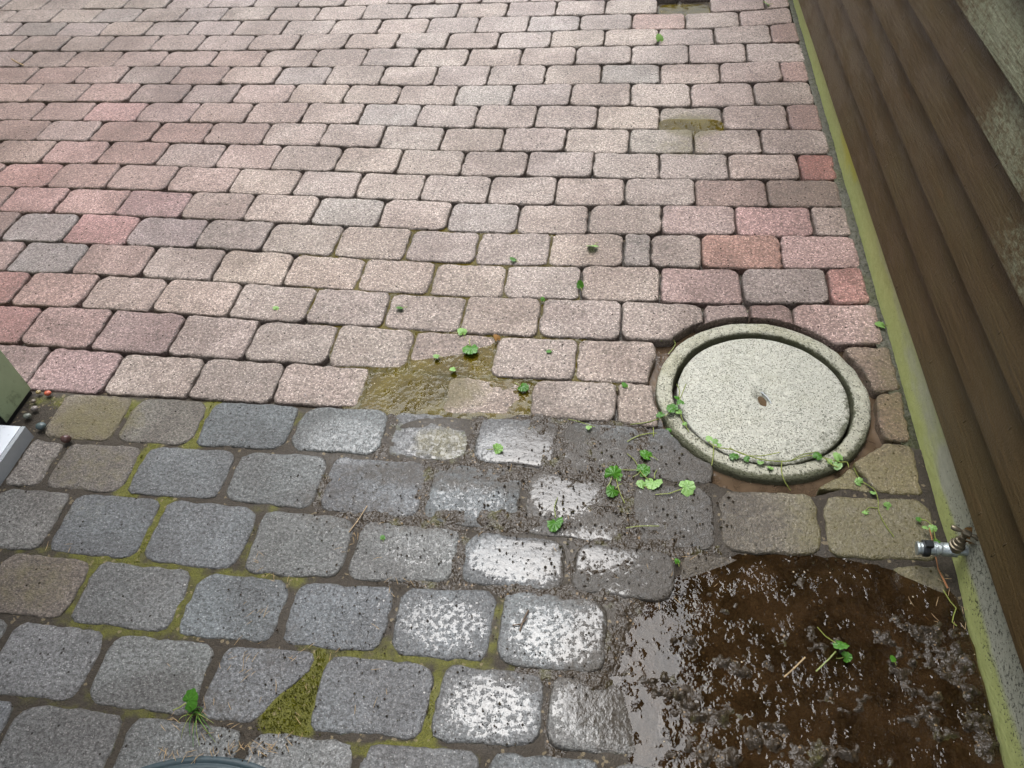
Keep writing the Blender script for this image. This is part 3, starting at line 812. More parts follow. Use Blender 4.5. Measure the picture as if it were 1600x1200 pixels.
patio = empty('patio_paving')
tag(patio, kind='structure')
built = []
for (r, poly, rad, sd_, tl, c) in stones:
    V, F, cc, area = stone_mesh(poly, rad, sd_, tl, 0.020 if (poly[0][1] > RING_C[1] and poly[0][0] < 0.15) else 0.010)
    uv, dep = project(V[1 * NAVG:2 * NAVG])
    vis = ((uv[:, 0] > 0) & (uv[:, 0] < 1600) & (uv[:, 1] > 0) & (uv[:, 1] < 1200) & (dep > 0)).any()
    a2 = abs(np.dot(uv[:, 0], np.roll(uv[:, 1], -1)) - np.dot(uv[:, 1], np.roll(uv[:, 0], -1))) / 2
    built.append((vis, a2, V, F, c))
order = sorted([b for b in built if b[0]], key=lambda b: -b[1])
keep = order[:315]; rest = order[315:] + [b for b in built if not b[0]]


def stone_attrs(V):
    n_ = NAVG; m_ = 9 * n_ + 1
    rim = np.tile(np.r_[np.ones(4 * n_), np.full(n_, .62), np.full(n_, .25), np.zeros(3 * n_ + 1)], len(V) // m_)
    return dict(rim=rim, film=f_film(V[:, 0], V[:, 1]), silt=f_silt(V[:, 0], V[:, 1]), algae=f_algae(V[:, 0], V[:, 1]),
                moss=np.where(V[:, 2] < -0.002 + settle(V[:, 0], V[:, 1]), 0.55, 0.0) * sstep(1.12, 1.04, V[:, 1]))


for vis, a2, V, F, c in keep:
    o = mesh_obj('paver', V, F, M_PAVER, patio, attrs=stone_attrs(V))
    o.color = (*c, 1.0)
RV = []; RF = []; n0 = 0
for vis, a2, V, F, c in rest:
    RV.append(V); RF += [tuple(i + n0 for i in f) for f in F]; n0 += len(V)
RV = np.concatenate(RV)
far = mesh_obj('pavers_beyond', RV, RF, M_PAVER, patio, attrs=stone_attrs(RV))
far.color = (*mixc(PINK, GREYP, .5), 1.0)
tag(far, kind='stuff')

# mortar and dirt along the foot of the plinth
def z_mortar(x, y):
    return -0.006 + 0.006 * fbm(x * 90, y * 90, 31, 4) - 0.004 * sstep(1.3, 0.9, y) + settle(x, y) * .6
mortar = grid_mesh('mortar_strip', 0.606, 0.645, 0.2, 4.7, 0.004, z_mortar, M_MORTAR, dict(moss=lambda x, y: 0.35 + 0.3 * sstep(1.5, 1.0, y)))
tag(mortar, kind='structure')

# ------------------------------------------------------------------ shed with lapped boards on a plinth
shed = empty('garden_shed', (0.70, 1.5, 0))
tag(shed, 'brown garden shed wall of lapped wet boards on green stained plinth', 'shed')
shed_inv = Vector((-0.70, -1.5, 0))
Y0, Y1 = -2.6, 5.2


def local(V, org):
    return np.asarray(V) - np.asarray(org)


# plinth: front face as a fine grid, slightly battered, with rounded top edge
ny = 700; prof = [(0.004, -0.10), (0.003, 0.0), (0.003, 0.03), (0.003, 0.07), (0.002, 0.11), (0.004, 0.16), (0.03, 0.205), (0.12, 0.21)]
ys = np.linspace(Y0, Y1, ny)
V = []
for yy in ys:
    for dx, z in prof:
        V.append((WALL_X(yy) + dx + 0.005 + 0.003 * (fbm(yy * 12, z * 40, 6, 3) - .5) - 0.010 * 0, yy, z))
V = np.array(V); m = len(prof)
F = [(i * m + j, i * m + j + 1, (i + 1) * m + j + 1, (i + 1) * m + j) for i in range(ny - 1) for j in range(m - 1)]
al = 0.55 + 0.35 * sstep(1.2, 2.0, V[:, 1]) - 0.25 * sstep(2.6, 3.2, V[:, 1]) + 0.35 * (V[:, 2] < 0.05) - 0.75 * sstep(1.05, 0.95, V[:, 1]) * (V[:, 2] > 0.045)
yl = 1.0 * (1 - sstep(.35, 1.0, np.hypot((V[:, 1] - 2.08) / 0.22, (V[:, 2] - 0.075) / 0.07)))  # bright yellow fleck of light put into the plinth colour
dkk = 0.25 + 0.42 * sstep(1.0, 0.8, V[:, 1]) * (V[:, 2] > 0.02)
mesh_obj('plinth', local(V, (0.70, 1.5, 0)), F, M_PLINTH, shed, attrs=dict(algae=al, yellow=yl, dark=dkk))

# boards: bottom edge height at y = 0.8 and y = 2.2
zb = [(0.168, 0.128), (0.283, 0.240), (0.393, 0.354), (0.500, 0.457), (0.598, 0.566), (0.692, 0.668)]
while zb[-1][0] < 2.15:
    zb.append((zb[-1][0] + 0.105, zb[-1][1] + 0.105))
ny = 160
ys = np.linspace(Y0, Y1, ny)
for bi, (za, zc_) in enumerate(zb):
    sl = (zc_ - za) / 1.4
    up = (zb[bi + 1][0] - za) if bi + 1 < len(zb) else 0.105
    H = up + 0.03
    V = []
    for k_, yy in enumerate(ys):
        wob = 0.0022 * (fbm(yy * 5, bi * 9.1, 13, 4) - .5) + 0.0012 * (fbm(yy * 40, bi * 3.3, 14, 3) - .5)
        z0 = za + sl * (yy - 0.8) + wob
        x = WALL_X(yy)
        for dx, dz in ((0.034, 0.016), (0.004, 0.004), (-0.0235, 0.0), (-0.0250, 0.0012), (-0.0250, 0.004), (-0.0165, 0.04), (-0.0085, 0.075), (0.0005, H)):
            bow = 0.0015 * (fbm(yy * 2.3, bi * 5 + dz * 8, 15, 2) - .5)
            V.append((x + dx + bow, yy, z0 + dz))
    V = np.array(V); m = 8
    F = [(i * m + j, (i + 1) * m + j, (i + 1) * m + j + 1, i * m + j + 1) for i in range(ny - 1) for j in range(m - 1)]
    F += [tuple(range(m)), tuple((ny - 1) * m + j for j in range(m))[::-1]]
    li = {3: 0.0, 4: 0.62, 5: 0.68}.get(bi, 0.0 if bi < 3 else 0.5)
    lat = li * (1 - sstep(0.15, 1.0, np.abs(V[:, 1] - {4: 1.20, 5: 1.35}.get(bi, 1.2)) / {4: 0.30, 5: 0.55}.get(bi, 1.0)))
    if bi == 3: lat = 0.52 * (1 - sstep(0.1, 1.0, np.abs(V[:, 1] - 1.02) / 0.26))
    mesh_obj('board', local(V, (0.70, 1.5, 0)), F, M_WOOD, shed, attrs=dict(lichen=lat), sharp=14)
top = zb[-1][0] + 0.1
MB().box((0.66 - .70, Y0 - 1.5, 0.12), (2.4 - .70, Y1 - 1.5, top)).build('wall_core', M_ROOF, shed, smooth=False)
MB().box((0.44 - .70, Y0 - 0.2 - 1.5, top), (2.6 - .70, Y1 + 0.2 - 1.5, top + 0.05)).box((0.422 - .70, Y0 - 0.2 - 1.5, top - 0.06), (0.439 - .70, Y1 + 0.2 - 1.5, top + 0.09)).build('roof_overhang', M_ROOF, shed, smooth=False)

# ------------------------------------------------------------------ house corner with door sill
house = empty('house', (HOUSE_X, HOUSE_Y, 0))
tag(house, 'sage green corner post of house beside pink pavers and pebbles', 'house')
hx, hy = 0.0, 0.0                                   # local origin at the foot of the corner
MB().box((-0.12, -0.106, 0.012), (0.0, 0.0, 2.45)).build('corner_post', M_GREEN, house, smooth=False)
MB().box((-0.118, -0.110, -0.01), (-0.004, -0.002, 0.0115)).build('base_gasket', M_BLACK, house, smooth=False)
for k_ in range(12):                                # clapboards of the gable side
    MB().box((-3.5, -0.06 + 0.0, 0.03 + k_ * 0.2), (-0.1205, -0.012 - 0.0, 0.224 + k_ * 0.2)).build('cladding_board', M_GREEN, house, smooth=False)
MB().box((-0.10, -1.10, 0.03), (-0.055, -0.1065, 2.2)).build('door_leaf', M_WHITE, house, smooth=False)
MB().box((-0.075, -0.128, 0.012), (-0.002, -0.1068, 2.2)).build('black_seal', M_BLACK, house, smooth=False)
MB().box((-0.12, -4.0, 0.03), (0.0, -1.105, 2.45)).build('front_wall', M_GREEN, house, smooth=False)
MB().box((-0.12, -1.1045, 2.205), (-0.001, -0.1065, 2.45)).build('lintel', M_GREEN, house, smooth=False)
s_ = MB()
s_.box((-0.08, -1.09, 0.030), (0.066, -0.132, 0.036)); sill = s_.build('door_sill', M_WHITE, house, smooth=False)
MB().box((0.0665, -1.09, -0.02), (0.076, -0.130, 0.034)).build('sill_front', M_GREYM, house, smooth=False)
MB().box((-0.08, -1.08, -0.05), (0.064, -0.14, 0.0295)).build('sill_block', M_GREYM, house, smooth=False)
MB().box((-3.6, -4.2, 2.451), (0.45, 0.3, 2.52)).box((0.4505, -4.2, 2.43), (0.53, 0.3, 2.54)).build('roof_overhang', M_ROOF, house, smooth=False)

# ------------------------------------------------------------------ added leafy screen, out of view, blocking the low sky on the left
M_SKY_BLOCKER = mat_plain('sky_blocker_green', (0.030, 0.045, 0.018), 0.75, 0.5, 14, 0.02)
HV = []; hny, hnz = 120, 46
for i_ in range(hny):
    for j_ in range(hnz):
        yy = -1.5 + 11.0 * i_ / (hny - 1); t_ = j_ / (hnz - 1)
        zz = -0.1 + 5.6 * min(1.0, t_ * 1.25)
        xx = -4.9 - max(0.0, t_ * 1.25 - 1.0) * 4.0
        b_ = float(fbm(np.array([yy * 2.1]), np.array([zz * 2.1 + xx]), 7, 5, .65)[0]) - .5
        HV.append((xx + b_ * .9, yy, zz + b_ * .5))
HF = [(i_ * hnz + j_, (i_ + 1) * hnz + j_, (i_ + 1) * hnz + j_ + 1, i_ * hnz + j_ + 1) for i_ in range(hny - 1) for j_ in range(hnz - 1)]
tag(mesh_obj('sky_blocker', HV, HF, M_SKY_BLOCKER), 'added dark green screen out of view, blocking low sky left of the paving', None, None, 'stuff')

# ------------------------------------------------------------------ manhole ring, lid
def annulus(name, prof, mat, loc, parent=None, n=160, amp=0.002, mossf=None, sd=0, notch=None):
    V = []
    for j, (r, z) in enumerate(prof):
        for i in range(n):
            a = 2 * math.pi * i / n
            rr = r + amp * 2 * (fbm(np.array([math.cos(a) * 9 + 20]), np.array([math.sin(a) * 9 + 20 + z * 30]), 40 + sd, 4)[0] - .5)
            zz = z + amp * 1.2 * (fbm(np.array([math.cos(a) * 7 + r * 60 + 30]), np.array([math.sin(a) * 7 + 30]), 50 + sd, 3)[0] - .5)
            if notch: rr, zz = notch(a, rr, zz, j)
            V.append((rr * math.cos(a), rr * math.sin(a), zz))
    m = len(prof)
    F = [(j * n + i, j * n + (i + 1) % n, (j + 1) * n + (i + 1) % n, (j + 1) * n + i) for j in range(m - 1) for i in range(n)]
    V = np.array(V)
    mo = mossf(V) if mossf else np.zeros(len(V))
    o = mesh_obj(name, V, F, mat, parent, attrs=dict(moss=mo))
    o.location = loc
    return o


def ring_moss(V):
    a = np.arctan2(V[:, 1], V[:, 0]); r = np.hypot(V[:, 0], V[:, 1])
    inner = (r < 0.205) * (V[:, 2] > -.02)
    front = sstep(0.2, -0.9, np.sin(a))
    return np.clip(0.32 + 0.50 * sstep(-.010, -.022, V[:, 2]) + 0.45 * front * (r > .222) + 0.22 * (r < .2000) + 0.18 * front * (r < .207), 0, 1)


manhole = empty('manhole', (RING_C[0], RING_C[1], 0))
tag(manhole, 'round pale concrete manhole with sunken lid among the pavers', 'manhole')
annulus('ring', [(RING_R + .004, -0.12), (RING_R + .003, -0.04), (RING_R + .001, -0.016), (RING_R - .0015, -0.0105), (RING_R - .006, -0.0080), (RING_R - .016, -0.0072), (RING_R - .024, -0.0072), (0.2010, -0.0080), (0.1985, -0.0105), (0.1970, -0.018), (0.1960, -0.06)][::-1], M_RING,
        (0, 0, 0), manhole, amp=0.0030, mossf=ring_moss, n=220)


def lid_z(x, y, r):
    z = -0.0150 + 0.0045 * (1 - (r / .19) ** 2)
    # lifting recess in the middle
    dx, dy = x - 0.0, y + 0.004
    c, s = math.cos(-1.15), math.sin(-1.15)
    u = (dx * c + dy * s) / 0.030; v = (-dx * s + dy * c) / 0.016
    d = np.hypot(u, v) * (1 + 0.35 * (float(fbm(np.array([x * 70 + 3]), np.array([y * 70 + 3]), 8, 3)[0]) - .5) * 2)
    z = z - 0.014 * (1 - sstep(0.30, 1.25, d))
    return z


n = 96; rr_ = list(np.linspace(0.0035, 0.186, 52)) + [0.1875, 0.1885, 0.189, 0.189]
V = []
for j, r in enumerate(rr_):
    for i in range(n):
        a = 2 * math.pi * i / n
        r2 = r * (1 + (0.012 * (fbm(np.array([math.cos(a) * 5 + 9]), np.array([math.sin(a) * 5 + 9]), 77, 4)[0] - .5) if r > .15 else 0))
        x, y = r2 * math.cos(a), r2 * math.sin(a)
        z = float(lid_z(x, y, min(r, .19)))
        z += {52: -0.0006, 53: -0.002, 54: -0.005, 55: -0.05}.get(j, 0) + 0.0018 * (float(fbm(np.array([x * 30 + 5]), np.array([y * 30 + 5]), 81, 4)[0]) - .5)
        V.append((x, y, z))
V.append((0, 0, float(lid_z(0, 0, 0))))
m = len(rr_)
F = [(j * n + i, (j + 1) * n + i, (j + 1) * n + (i + 1) % n, j * n + (i + 1) % n) for j in range(m - 1) for i in range(n)]
F += [(len(V) - 1, i, (i + 1) % n) for i in range(n)]
V = np.array(V)
rl = np.hypot(V[:, 0], V[:, 1])
lm = 0.10 + 0.42 * sstep(0.0, 1.0, (V[:, 0] - V[:, 1]) / .2) * sstep(.05, .15, rl) * (0.4 + fbm(V[:, 0] * 25 + 9, V[:, 1] * 25 + 9, 71, 4)) + 0.30 * sstep(.172, .188, rl)
lid = mesh_obj('lid', V, F, M_LID, manhole, attrs=dict(moss=lm * .8))
lid.location = (0.001, -0.003, 0)
MB().tube([(-0.006, 0.022, -0.024), (0.002, 0.014, -0.0155), (0.012, -0.004, -0.0125), (0.019, -0.020, -0.0135), (0.022, -0.028, -0.020)], 0.0016, 8).build('lifting_eye', M_GREYM, lid)
wv = [(0.004, -0.012, -0.0205)] + [(0.004 + 0.020 * math.cos(a) * math.cos(1.15) + 0.010 * math.sin(a) * math.sin(1.15), -0.012 - 0.020 * math.cos(a) * math.sin(1.15) + 0.010 * math.sin(a) * math.cos(1.15), -0.0205) for a in np.linspace(0, 2 * math.pi, 24, endpoint=False)]
mesh_obj('recess_water', wv, [(0, i + 1, (i + 1) % 24 + 1) for i in range(24)], M_SILTY, lid)

# ------------------------------------------------------------------ standing water
def puddle(name, poly, z, mat, n=1, wob=0.006):
    p = round_poly([np.array(q) for q in poly], 0.05, 90)
    c = p.mean(0)
    w = (fbm(p[:, 0] * 25, p[:, 1] * 25, 66, 3) - .5) * 2 * wob
    p = p + (p - c) / np.linalg.norm(p - c, axis=1)[:, None] * w[:, None]
    V = [(c[0], c[1], z)] + [(q[0], q[1], z) for q in p]
    k_ = len(p)
    cr = np.cross(np.r_[p[0] - c, 0], np.r_[p[1] - c, 0])[2]
    F = [(0, i + 1, (i + 1) % k_ + 1) if cr > 0 else (0, (i + 1) % k_ + 1, i + 1) for i in range(k_)]
    return tag(mesh_obj(name, V, F, mat), kind='structure')


puddle('puddle_water', [(-0.93, 1.69), (-0.70, 1.77), (-0.15, 1.775), (-0.06, 1.27), (0.05, 1.215), (-0.02, 1.16), (-0.20, 1.085), (-0.36, 0.99), (-0.46, 1.03), (-0.62, 1.06), (-0.69, 1.22), (-0.85, 1.45)], -0.0062, M_OLIVE)
puddle('puddle_water', [(-0.10, 0.78), (0.10, 0.86), (0.28, 0.87), (0.44, 0.87), (0.63, 0.86), (0.640, 0.70), (0.640, 0.15), (0.0, 0.15), (-0.12, 0.30), (-0.13, 0.60)], -0.0085, M_BROWN)
puddle('puddle_water', [(0.093, 3.33), (0.300, 3.33), (0.298, 3.195), (0.093, 3.195)], -0.0195, M_OLIVE, wob=.001)
puddle('puddle_water', [(0.095, 2.40), (0.310, 2.40), (0.308, 2.295), (0.22, 2.27), (0.095, 2.30)], -0.0100, M_OLIVE, wob=.001)
gapw = []
n = 120
for R in (0.225, 0.305):
    gapw += [(RING_C[0] + R * math.cos(2 * math.pi * i / n), RING_C[1] + R * math.sin(2 * math.pi * i / n), -0.026) for i in range(n)]
tag(mesh_obj('puddle_water', gapw, [(i, (i + 1) % n, n + (i + 1) % n, n + i)[::-1] for i in range(n)], M_SILTY), kind='structure')

# ------------------------------------------------------------------ mud washed over the stones
def mud_mask(x, y):
    m = blobs(x, y, MUD) * 0.9
    return np.clip(m + 0.9 * (fbm(x * 26, y * 26, 91, 5, .6) - 0.52), 0, 1.2) * (m > 0.02)


def z_mud(x, y):
    m = mud_mask(x, y)
    lump = fbm(x * 48, y * 48, 95, 5, 0.66)
    inw = 1 - sstep(0.60, 0.95, np.hypot((x - 0.40) / 0.42, (y - 0.52) / 0.30))
    dry = settle(x, y) - 0.0042 + m * (0.0035 + 0.0062 * lump ** 1.3)
    crumb = np.clip(fbm(x * 62, y * 62, 103, 3, 0.55) - 0.50, 0, 1)
    wet = -0.0138 + 0.0070 * np.clip(m, 0, 1.1) + 0.050 * crumb * np.clip(m + .30, 0, 1.15)
    return dry * (1 - inw) + wet * inw + (0.0026 + 0.002 * inw) * (fbm(x * 130, y * 130, 97, 3) - .5)


mud = grid_mesh('mud', -0.72, 0.64, 0.20, 1.09, 0.0032, z_mud, M_MUD, keep=lambda X, Y, Z: ((mud_mask(X, Y) > 0.05) | (np.hypot((X - 0.40) / 0.42, (Y - 0.52) / 0.30) < .75)) & (np.hypot(X - RING_C[0], Y - RING_C[1]) > .25))
tag(mud, 'dark wet mud washed over the sunken pavers', None, None, 'stuff')

# ------------------------------------------------------------------ tap on the plinth
ty = 0.790; tz = 0.055
tap = empty('garden_tap', (0.621, ty, 0.0))
tag(tap, 'old metal garden tap with T handle low on the plinth', 'tap')
M_TAP = mat_plain('tarnished_chrome', (0.40, 0.44, 0.44), 0.35, 0.6, 150, 0.002, metallic=0.75)
M_BRASS = mat_plain('dull_brass', (0.20, 0.17, 0.12), 0.38, 0.4, 120, 0.001, metallic=0.8)
MB().lathe([(-0.035, .0095), (0.004, .0095), (0.005, .013), (0.012, .013), (0.013, .0125), (0.030, .0125), (0.032, .0105), (0.036, .0105), (0.0362, .0135), (0.041, .0135), (0.0415, .0115), (0.066, .0112), (0.0675, .0125), (0.071, .0122), (0.0712, .0085), (0.060, .008)], (0.012, 0, tz), (-1, 0.03, -0.10)).build('body', M_TAP, tap)
MB().lathe([(0, .0148), (0.001, .0152), (0.0105, .0152), (0.0115, .0145)], (-0.038, 0.0015, tz - .005), (-1, 0.03, -0.10)).box((-0.049, -0.006, tz + .0085), (-0.037, 0.006, tz + .0165)).build('hose_clamp', M_BLACK, tap)
bn = MB().lathe([(0.0, .0118), (0.008, .0118), (0.009, .0138), (0.0125, .0138), (0.0135, .0115), (0.019, .0108), (0.020, .0092), (0.027, .0085), (0.028, .0062), (0.036, .0058), (0.037, .0035), (0.045, .0035)], (0.002, 0, tz + 0.004), (0.10, 0.10, 1)).build('bonnet', M_BRASS, tap)
hz = tz + 0.052
ha, hb = Vector((-0.014, 0.013, hz + .001)), Vector((0.026, -0.006, hz))
mid_ = (ha + hb) / 2; d_ = (hb - ha).normalized()
MB().lathe([(-.0255, .001), (-.025, .0038), (-.021, .0052), (-.015, .0045), (-.008, .0026), (-.006, .0058), (.006, .0058), (.008, .0026), (.015, .0045), (.021, .0056), (.026, .004), (.0265, .001)], mid_, d_, 16).build('handle', M_BRASS, tap)

# ------------------------------------------------------------------ second manhole at the doorstep
dr = empty('drain_cover', (-0.605, -0.003, 0))
tag(dr, 'round dark plastic drain cover rim peeking in below the grass tuft', 'drain cover')
M_RIM = mat_plain('blue_black_plastic', (0.028, 0.045, 0.052), 0.45, 0.4, 90, 0.001)
annulus('rim', [(0.290, -0.06), (0.292, -0.003), (0.296, 0.0015), (0.304, 0.0022), (0.3045, 0.0012), (0.3075, 0.0012), (0.308, 0.0024), (0.317, 0.0015), (0.320, -0.004), (0.320, -0.07)], M_RIM, (0, 0, 0), dr, n=200, amp=0.0003)
V = [(0, 0, -0.006)] + [(0.289 * math.cos(2 * math.pi * i / 120), 0.289 * math.sin(2 * math.pi * i / 120), -0.006) for i in range(120)]
mesh_obj('infill_slab', V, [(0, i + 1, (i + 1) % 120 + 1) for i in range(120)], mat_concrete('grey_infill', (0.15, 0.145, 0.145), (0.12, 0.11, 0.1)), dr)

# ------------------------------------------------------------------ pebbles by the door
def pebble(px, py, r, col, label, z=0.004, sq=(1, .8, .7), rz=0.3):
    k_ = mat_plain('pebble_' + label.split()[1], col, 0.22, 0.3, 220, 0.0008)
    V = []; F = []; nu, nv = 18, 10
    for j in range(nv + 1):
        t = math.pi * j / nv
        for i in range(nu):
            a = 2 * math.pi * i / nu
            q = 1 + 0.14 * (float(fbm(np.array([math.cos(a) * math.sin(t) * 1.6 + px]), np.array([math.sin(a) * math.sin(t) * 1.6 + math.cos(t) + py]), 5, 2)[0]) - .5)
            x, y = sq[0] * r * q * math.sin(t) * math.cos(a), sq[1] * r * q * math.sin(t) * math.sin(a)
            V.append((x * math.cos(rz) - y * math.sin(rz), x * math.sin(rz) + y * math.cos(rz), sq[2] * r * q * math.cos(t)))
    for j in range(nv):
        for i in range(nu):
            F.append((j * nu + i, (j + 1) * nu + i, (j + 1) * nu + (i + 1) % nu, j * nu + (i + 1) % nu))
    o = mesh_obj('pebble', V, F, k_)
    p = at(px, py, z); o.location = (p[0], p[1], z + sq[2] * r * .7)
    return tag(o, label, 'pebble', 'pebbles beside the house corner')


pebble(76, 616, .0085, (.42, .10, .055), 'small red pebble at the corner post')
pebble(66, 668, .0120, (.075, .10, .10), 'round slate grey pebble near the door sill')
pebble(105, 689, .0115, (.085, .045, .038), 'shiny dark brown pebble between two corner pavers', sq=(1, .85, .9))
pebble(61, 614, .0065, (.26, .20, .09), 'tiny ochre pebble touching the red pebble')
pebble(53, 628, .0065, (.16, .13, .10), 'tiny brown pebble against foot of the green post')
pebble(55, 640, .0085, (.22, .19, .17), 'pale grey pebble against foot of the green post')
pebble(44, 652, .0095, (.17, .18, .15), 'greenish pebble at the rear end of the door sill')

# ------------------------------------------------------------------ ivy leaves, stems, sprouts
def leaf_mesh(seed, lobes=9, curl=0.25):
    """Unit kidney-shaped leaf with scalloped margin; stalk joins at the origin, blade along +Y."""
    r_ = random.Random(seed)
    n = 45
    V = [(0, 0.35, 0)]
    for ring_, k_ in ((1, .35), (2, .7), (3, 1.0)):
        for i in range(n):
            t = -math.pi / 2 + 2 * math.pi * (i + .5) / n
            dn = abs(math.atan2(math.sin(t + math.pi / 2), math.cos(t + math.pi / 2)))
            rad = 0.62 * (1 + .06 * math.cos(lobes * (t + .3)) * (k_ > .9)) * (0.52 + .48 * float(sstep(0.0, .55, dn))) * (1 + .05 * math.sin(3 * t + seed))
            x = rad * k_ * math.cos(t) * 1.06; y = 0.35 + rad * k_ * math.sin(t)
            z = curl * (x * x * .6 - 0.25 * k_) + .05 * math.cos(lobes * t) * k_ * k_ + .06 * math.sin(2.2 * x + seed) - .12 * k_ * (abs(math.cos(lobes * .5 * t)) ** 6)
            V.append((x, y, z))
    F = [(0, 1 + i, 1 + (i + 1) % n) for i in range(n)]
    for q in range(2):
        for i in range(n):
            a = 1 + q * n; b = a + n; j = (i + 1) % n
            F.append((a + i, b + i, b + j, a + j))
    return V, F


LEAVES = []
for s in range(5):
    V, F = leaf_mesh(s * 7 + 1, [7, 9, 8, 9, 7][s], [.25, .5, -.2, .35, .1][s])
    me = bpy.data.meshes.new('leaf_blade'); me.from_pydata(V, [], F); me.polygons.foreach_set('use_smooth', [True] * len(F)); LEAVES.append(me)
LEAVES_P = [m_.copy() for m_ in LEAVES]
for m_ in LEAVES: m_.materials.append(M_LEAF)
for m_ in LEAVES_P: m_.materials.append(M_PALE)


def blade(name, px, py, size, rz, pale=False, tilt=(0.15, 0.1), z=None, parent=None, org=(0, 0, 0), s=None):
    me = rng.choice(LEAVES_P if pale else LEAVES) if s is None else (LEAVES_P if pale else LEAVES)[s % 5]
    o = bpy.data.objects.new(name, me)
    z = 0.0035 if z is None else z
    p = at(px, py, z)
    d = np.linalg.norm(p - np.array([0, 0, CAM_H]))
    k_ = size * d / F_PX                               # size in metres
    k_ *= 0.86
    o.scale = (k_ * rng.uniform(.72, 1.02), k_, k_ * rng.uniform(.8, 2.0))
    o.rotation_euler = (tilt[0], tilt[1], rz)
    # centre the blade on the spot
    c = Matrix.Rotation(rz, 3, 'Z') @ Vector((0, 0.35 * k_, 0))
    o.location = (p[0] - c.x - org[0], p[1] - c.y - org[1], z + .06 * k_ - org[2])
    link(o, parent)
    return o


def lone_leaf(px, py, size, rz, label, pale=False, tilt=(.15, .1), stalk=0.9, z=None):
    p = at(px, py, 0.0045 if z is None else z)
    e = empty('fallen_leaf', tuple(p))
    tag(e, label, 'leaf', 'loose green leaves on the wet paving')
    b_ = blade('leaf_blade', px, py, size, rz, pale, tilt, z, e, tuple(p))
    if stalk:
        k_ = b_.scale[0]
        L = stalk * k_
        dirv = Matrix.Rotation(rz, 3, 'Z') @ Vector((0, -1, 0))
        sd_ = Matrix.Rotation(rz, 3, 'Z') @ Vector((1, 0, 0))
        a = Vector(b_.location)
        MB().tube([a + Vector((0, 0, -.02 * k_)), a + dirv * L * .5 + sd_ * .12 * L, a + dirv * L + sd_ * .05 * L - Vector((0, 0, .08 * k_))], [.04 * k_ + .0002, .035 * k_ + .0002, .03 * k_ + .0002], 6).build('leaf_stalk', M_STEM, e)
    return e


lone_leaf(925, 388, 19, 2.6, 'bright green curled leaf alone on a pale paver', True, (.5, .2))
lone_leaf(802, 406, 11, 1.0, 'small dark leaf at a water filled joint corner')
lone_leaf(625, 482, 12, 1.9, 'small green leaf lying on a grey paver above the olive puddle', tilt=(.3, .4))
lone_leaf(431, 481, 8, .5, 'tiny pale leaf speck on a grey paver left of the puddle', True)
lone_leaf(722, 518, 15, .4, 'pale green leaf across the joint at puddle top edge', True)
lone_leaf(735, 546, 24, 3.3, 'glossy two lobed leaf on the stone at puddle top')
lone_leaf(682, 557, 10, 1.4, 'small yellowish leaf on rippled stone inside the puddle', True)
lone_leaf(708, 577, 10, 2.0, 'tiny pale leaf floating at the olive puddle centre', True)
lone_leaf(817, 605, 18, 4.1, 'green scalloped leaf at the dry end of puddle right shore')
lone_leaf(858, 549, 9, 2.2, 'small torn green leaf on paver right of the puddle')
lone_leaf(976, 602, 11, .7, 'small green leaf in the joint left of the manhole ring')
lone_leaf(777, 702, 18, -1.5, 'pale green folded leaf on the mirror wet stone', True, (.4, .3))
lone_leaf(959, 741, 28, -.4, 'large dark green leaf on mud left of the manhole')
lone_leaf(957, 768, 24, 2.4, 'dark green leaf directly below the large mud leaf', tilt=(.3, -.3))
lone_leaf(1010, 711, 20, 1.1, 'green scalloped leaf on dark stone nearest the manhole left side')
lone_leaf(1005, 735, 20, -.9, 'bright green leaf of the middle trio on dark stone')
lone_leaf(1021, 754, 23, 2.9, 'pale wet leaf of the middle trio on dark stone', True)
lone_leaf(1002, 757, 15, .9, 'small pale leaf tucked beside the wet pale leaf', True)
lone_leaf(1073, 763, 23, -1.3, 'pale round leaf with long stalk below the manhole gap', True, stalk=2.2)
lone_leaf(867, 817, 28, 3.1, 'green three lobed leaf with upright stalk on bright wet stone', stalk=2.0)
lone_leaf(1376, 508, 15, 1.3, 'light green leaf stuck at the plinth foot beside a pink paver', True, z=.004)
lone_leaf(1312, 1011, 20, -2.4, 'green leaf on the brown puddle mud', tilt=(.5, -.4), stalk=2.2, z=.008)
lone_leaf(1322, 1027, 13, -1.4, 'narrow dark leaf under the puddle leaf', tilt=(.7, .2), z=.004)
lone_leaf(1395, 1030, 9, .3, 'tiny green leaf fragment on the right puddle shore', z=.006)
lone_leaf(1058, 877, 9, .3, 'tiny green leaf at the upper left puddle shore', z=.006)
lone_leaf(1030, 62, 12, .4, 'small sprout leaf in a joint of the far rows', True, (.7, .1), stalk=.6)
lone_leaf(1197, 8, 10, 1.9, 'pale leaf in the farthest row near the plinth', True, (.6, .1))
lone_leaf(906, 447, 13, .3, 'green sprout leaf standing in a joint above the manhole', tilt=(.8, .1), stalk=.8)
lone_leaf(848, 468, 8, .3, 'dark tiny sprout in a joint left of the standing sprout', tilt=(.5, .1))
lone_leaf(598, 840, 8, .3, 'tiny dark leaf among orange needles on grey stone')
lone_leaf(300, 1095, 26, -1.0, 'glossy heart shaped leaf above the grass tuft', tilt=(.5, .2), stalk=.8, z=.02)

